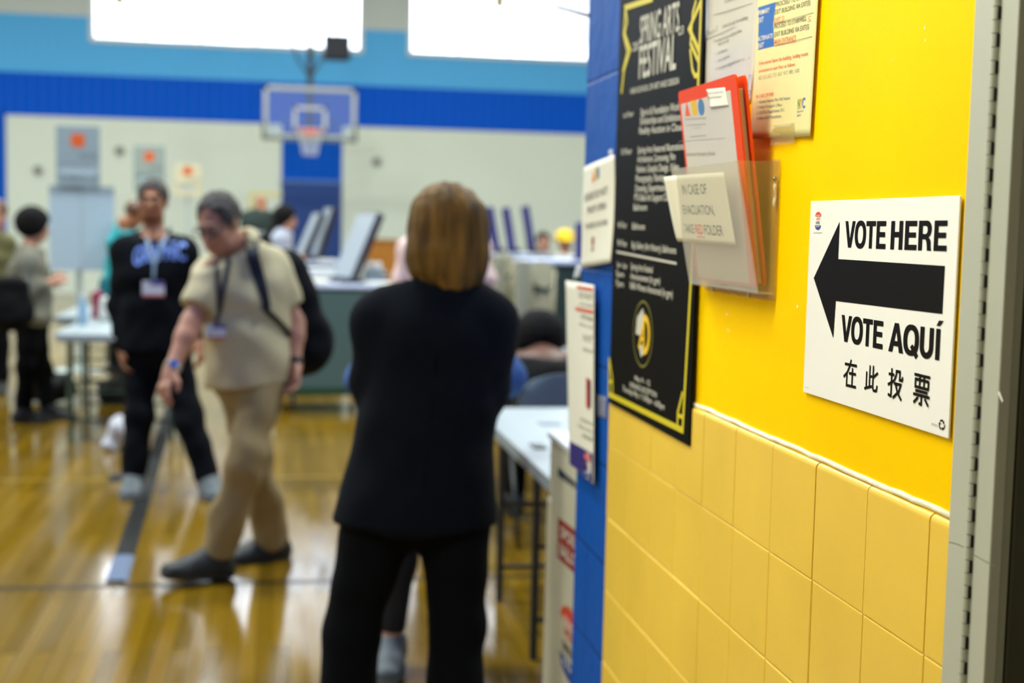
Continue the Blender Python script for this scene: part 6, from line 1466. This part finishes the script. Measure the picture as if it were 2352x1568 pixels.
mb = MB(); mb.box((xc-.055, YB+.06, zb_+.1), (xc+.055, YB+.17, zt_+.75)); mb.tube([(xc, YB+.12, zt_+.7), (xc, YB+.12, ZC)], .035, 10); mb.build('mast', M_HPOLE, hp)
for s_ in (-1, 1): MB().tube([(xc+s_*.02, YB+.14, zt_+.20), (xc+s_*.22, YB+.6, zt_+.55), (xc+s_*.34, YB+1.0, zt_+.95), (xc+s_*.38, YB+1.2, ZC)], .022, 8).build('brace', M_HPOLE, hp, smooth=True)
q0, q1 = on_y(745, 78, 22.), on_y(805, 137, 22.); sx = (q0[0]+q1[0])/2
lsp = thing('loudspeaker', (sx, 22.15, q1[2]), 'black loudspeaker box hanging in front of the window beside hoop mast', 'loudspeaker')
MB().box((q0[0], 22.0, q1[2]), (q1[0], 22.3, q0[2]), bevel=.02).build('cabinet', mat('speaker_black', (20, 22, 34), .6), lsp); MB().box((q0[0]+.03, 21.985, q1[2]+.03), (q1[0]-.03, 22.0, q0[2]-.03)).build('grille', mat('grille_black', (14, 15, 22), .8), lsp)
mb = MB(); mb.tube([(sx, 22.15, q0[2]), (sx, 22.15, ZC)], .012, 8); mb.build('hanging_rod', M_ALU, lsp)
for px, py, lab in ((275, 10, 'underside of a beige lamp hanging before the left window'), (1148, 18, 'underside of a beige lamp hanging before the right window')):
    q = on_y(px, py, 20.); t = thing('hanging_lamp', (q[0], 20., q[2]), lab, 'lamp'); z_ = q[2]
    MB().tube([(q[0], 20, z_), (q[0]-.01, 20, z_+.20)], [.095, .11], 4).build('lamp_housing', mat('lamp_beige', (158, 146, 106), .5), t); MB().tube([(q[0], 20, z_+.2), (q[0], 20, ZC)], .010, 6).build('stem', M_ALU, t)
for px, py, lab in ((88, 391, 'small dark round fitting on far cream wall left of the tall grey sign'), (275, 346, 'small grey round fitting on far cream wall right of the tall grey sign'), (865, 371, 'small pale round fitting on far cream wall above the blond head')):
    q = on_y(px, py, YF); o = MB().tube([(q[0], YF-.001, q[2]), (q[0], YF-.05, q[2])], .095, 20).build('wall_fitting', mat('fitting_grey', (150, 150, 140), .5), None, origin=(q[0], YF, q[2])); tag(o, lab, 'wall fitting')
    MB().tube([(q[0], YF-.05, q[2]), (q[0], YF-.06, q[2])], .05, 16).build('fitting_face', mat('fitting_dark', (96, 96, 88), .5), o)
wp = thing('wall_pad', ((.12+1.30)/2, YF, 0), 'darker blue safety pad at the foot of the far blue column', 'wall pad'); MB().box((.13, YF-.08, .05), (1.29, YF-.001, 2.30), bevel=.02).build('pad_body', mat('pad_blue', (0, 54, 122), .5), wp); MB().box((.11, YF-.085, 2.30), (1.31, YF-.001, 2.36)).build('pad_strip', mat('pad_strip_blue', (84, 120, 176), .5), wp)
q0, q1 = on_y(572, 428, YF), on_y(648, 428, YF)
struct(MB().box((q0[0], YF-.012, q0[2]-.18), (q1[0], YF, q0[2]-.10)).box((q0[0], YF-.012, q0[2]-.5), (q0[0]+.08, YF, q0[2]-.18)).build('trim_4', mat('yellow_wall_line', (222, 214, 140), .5)))
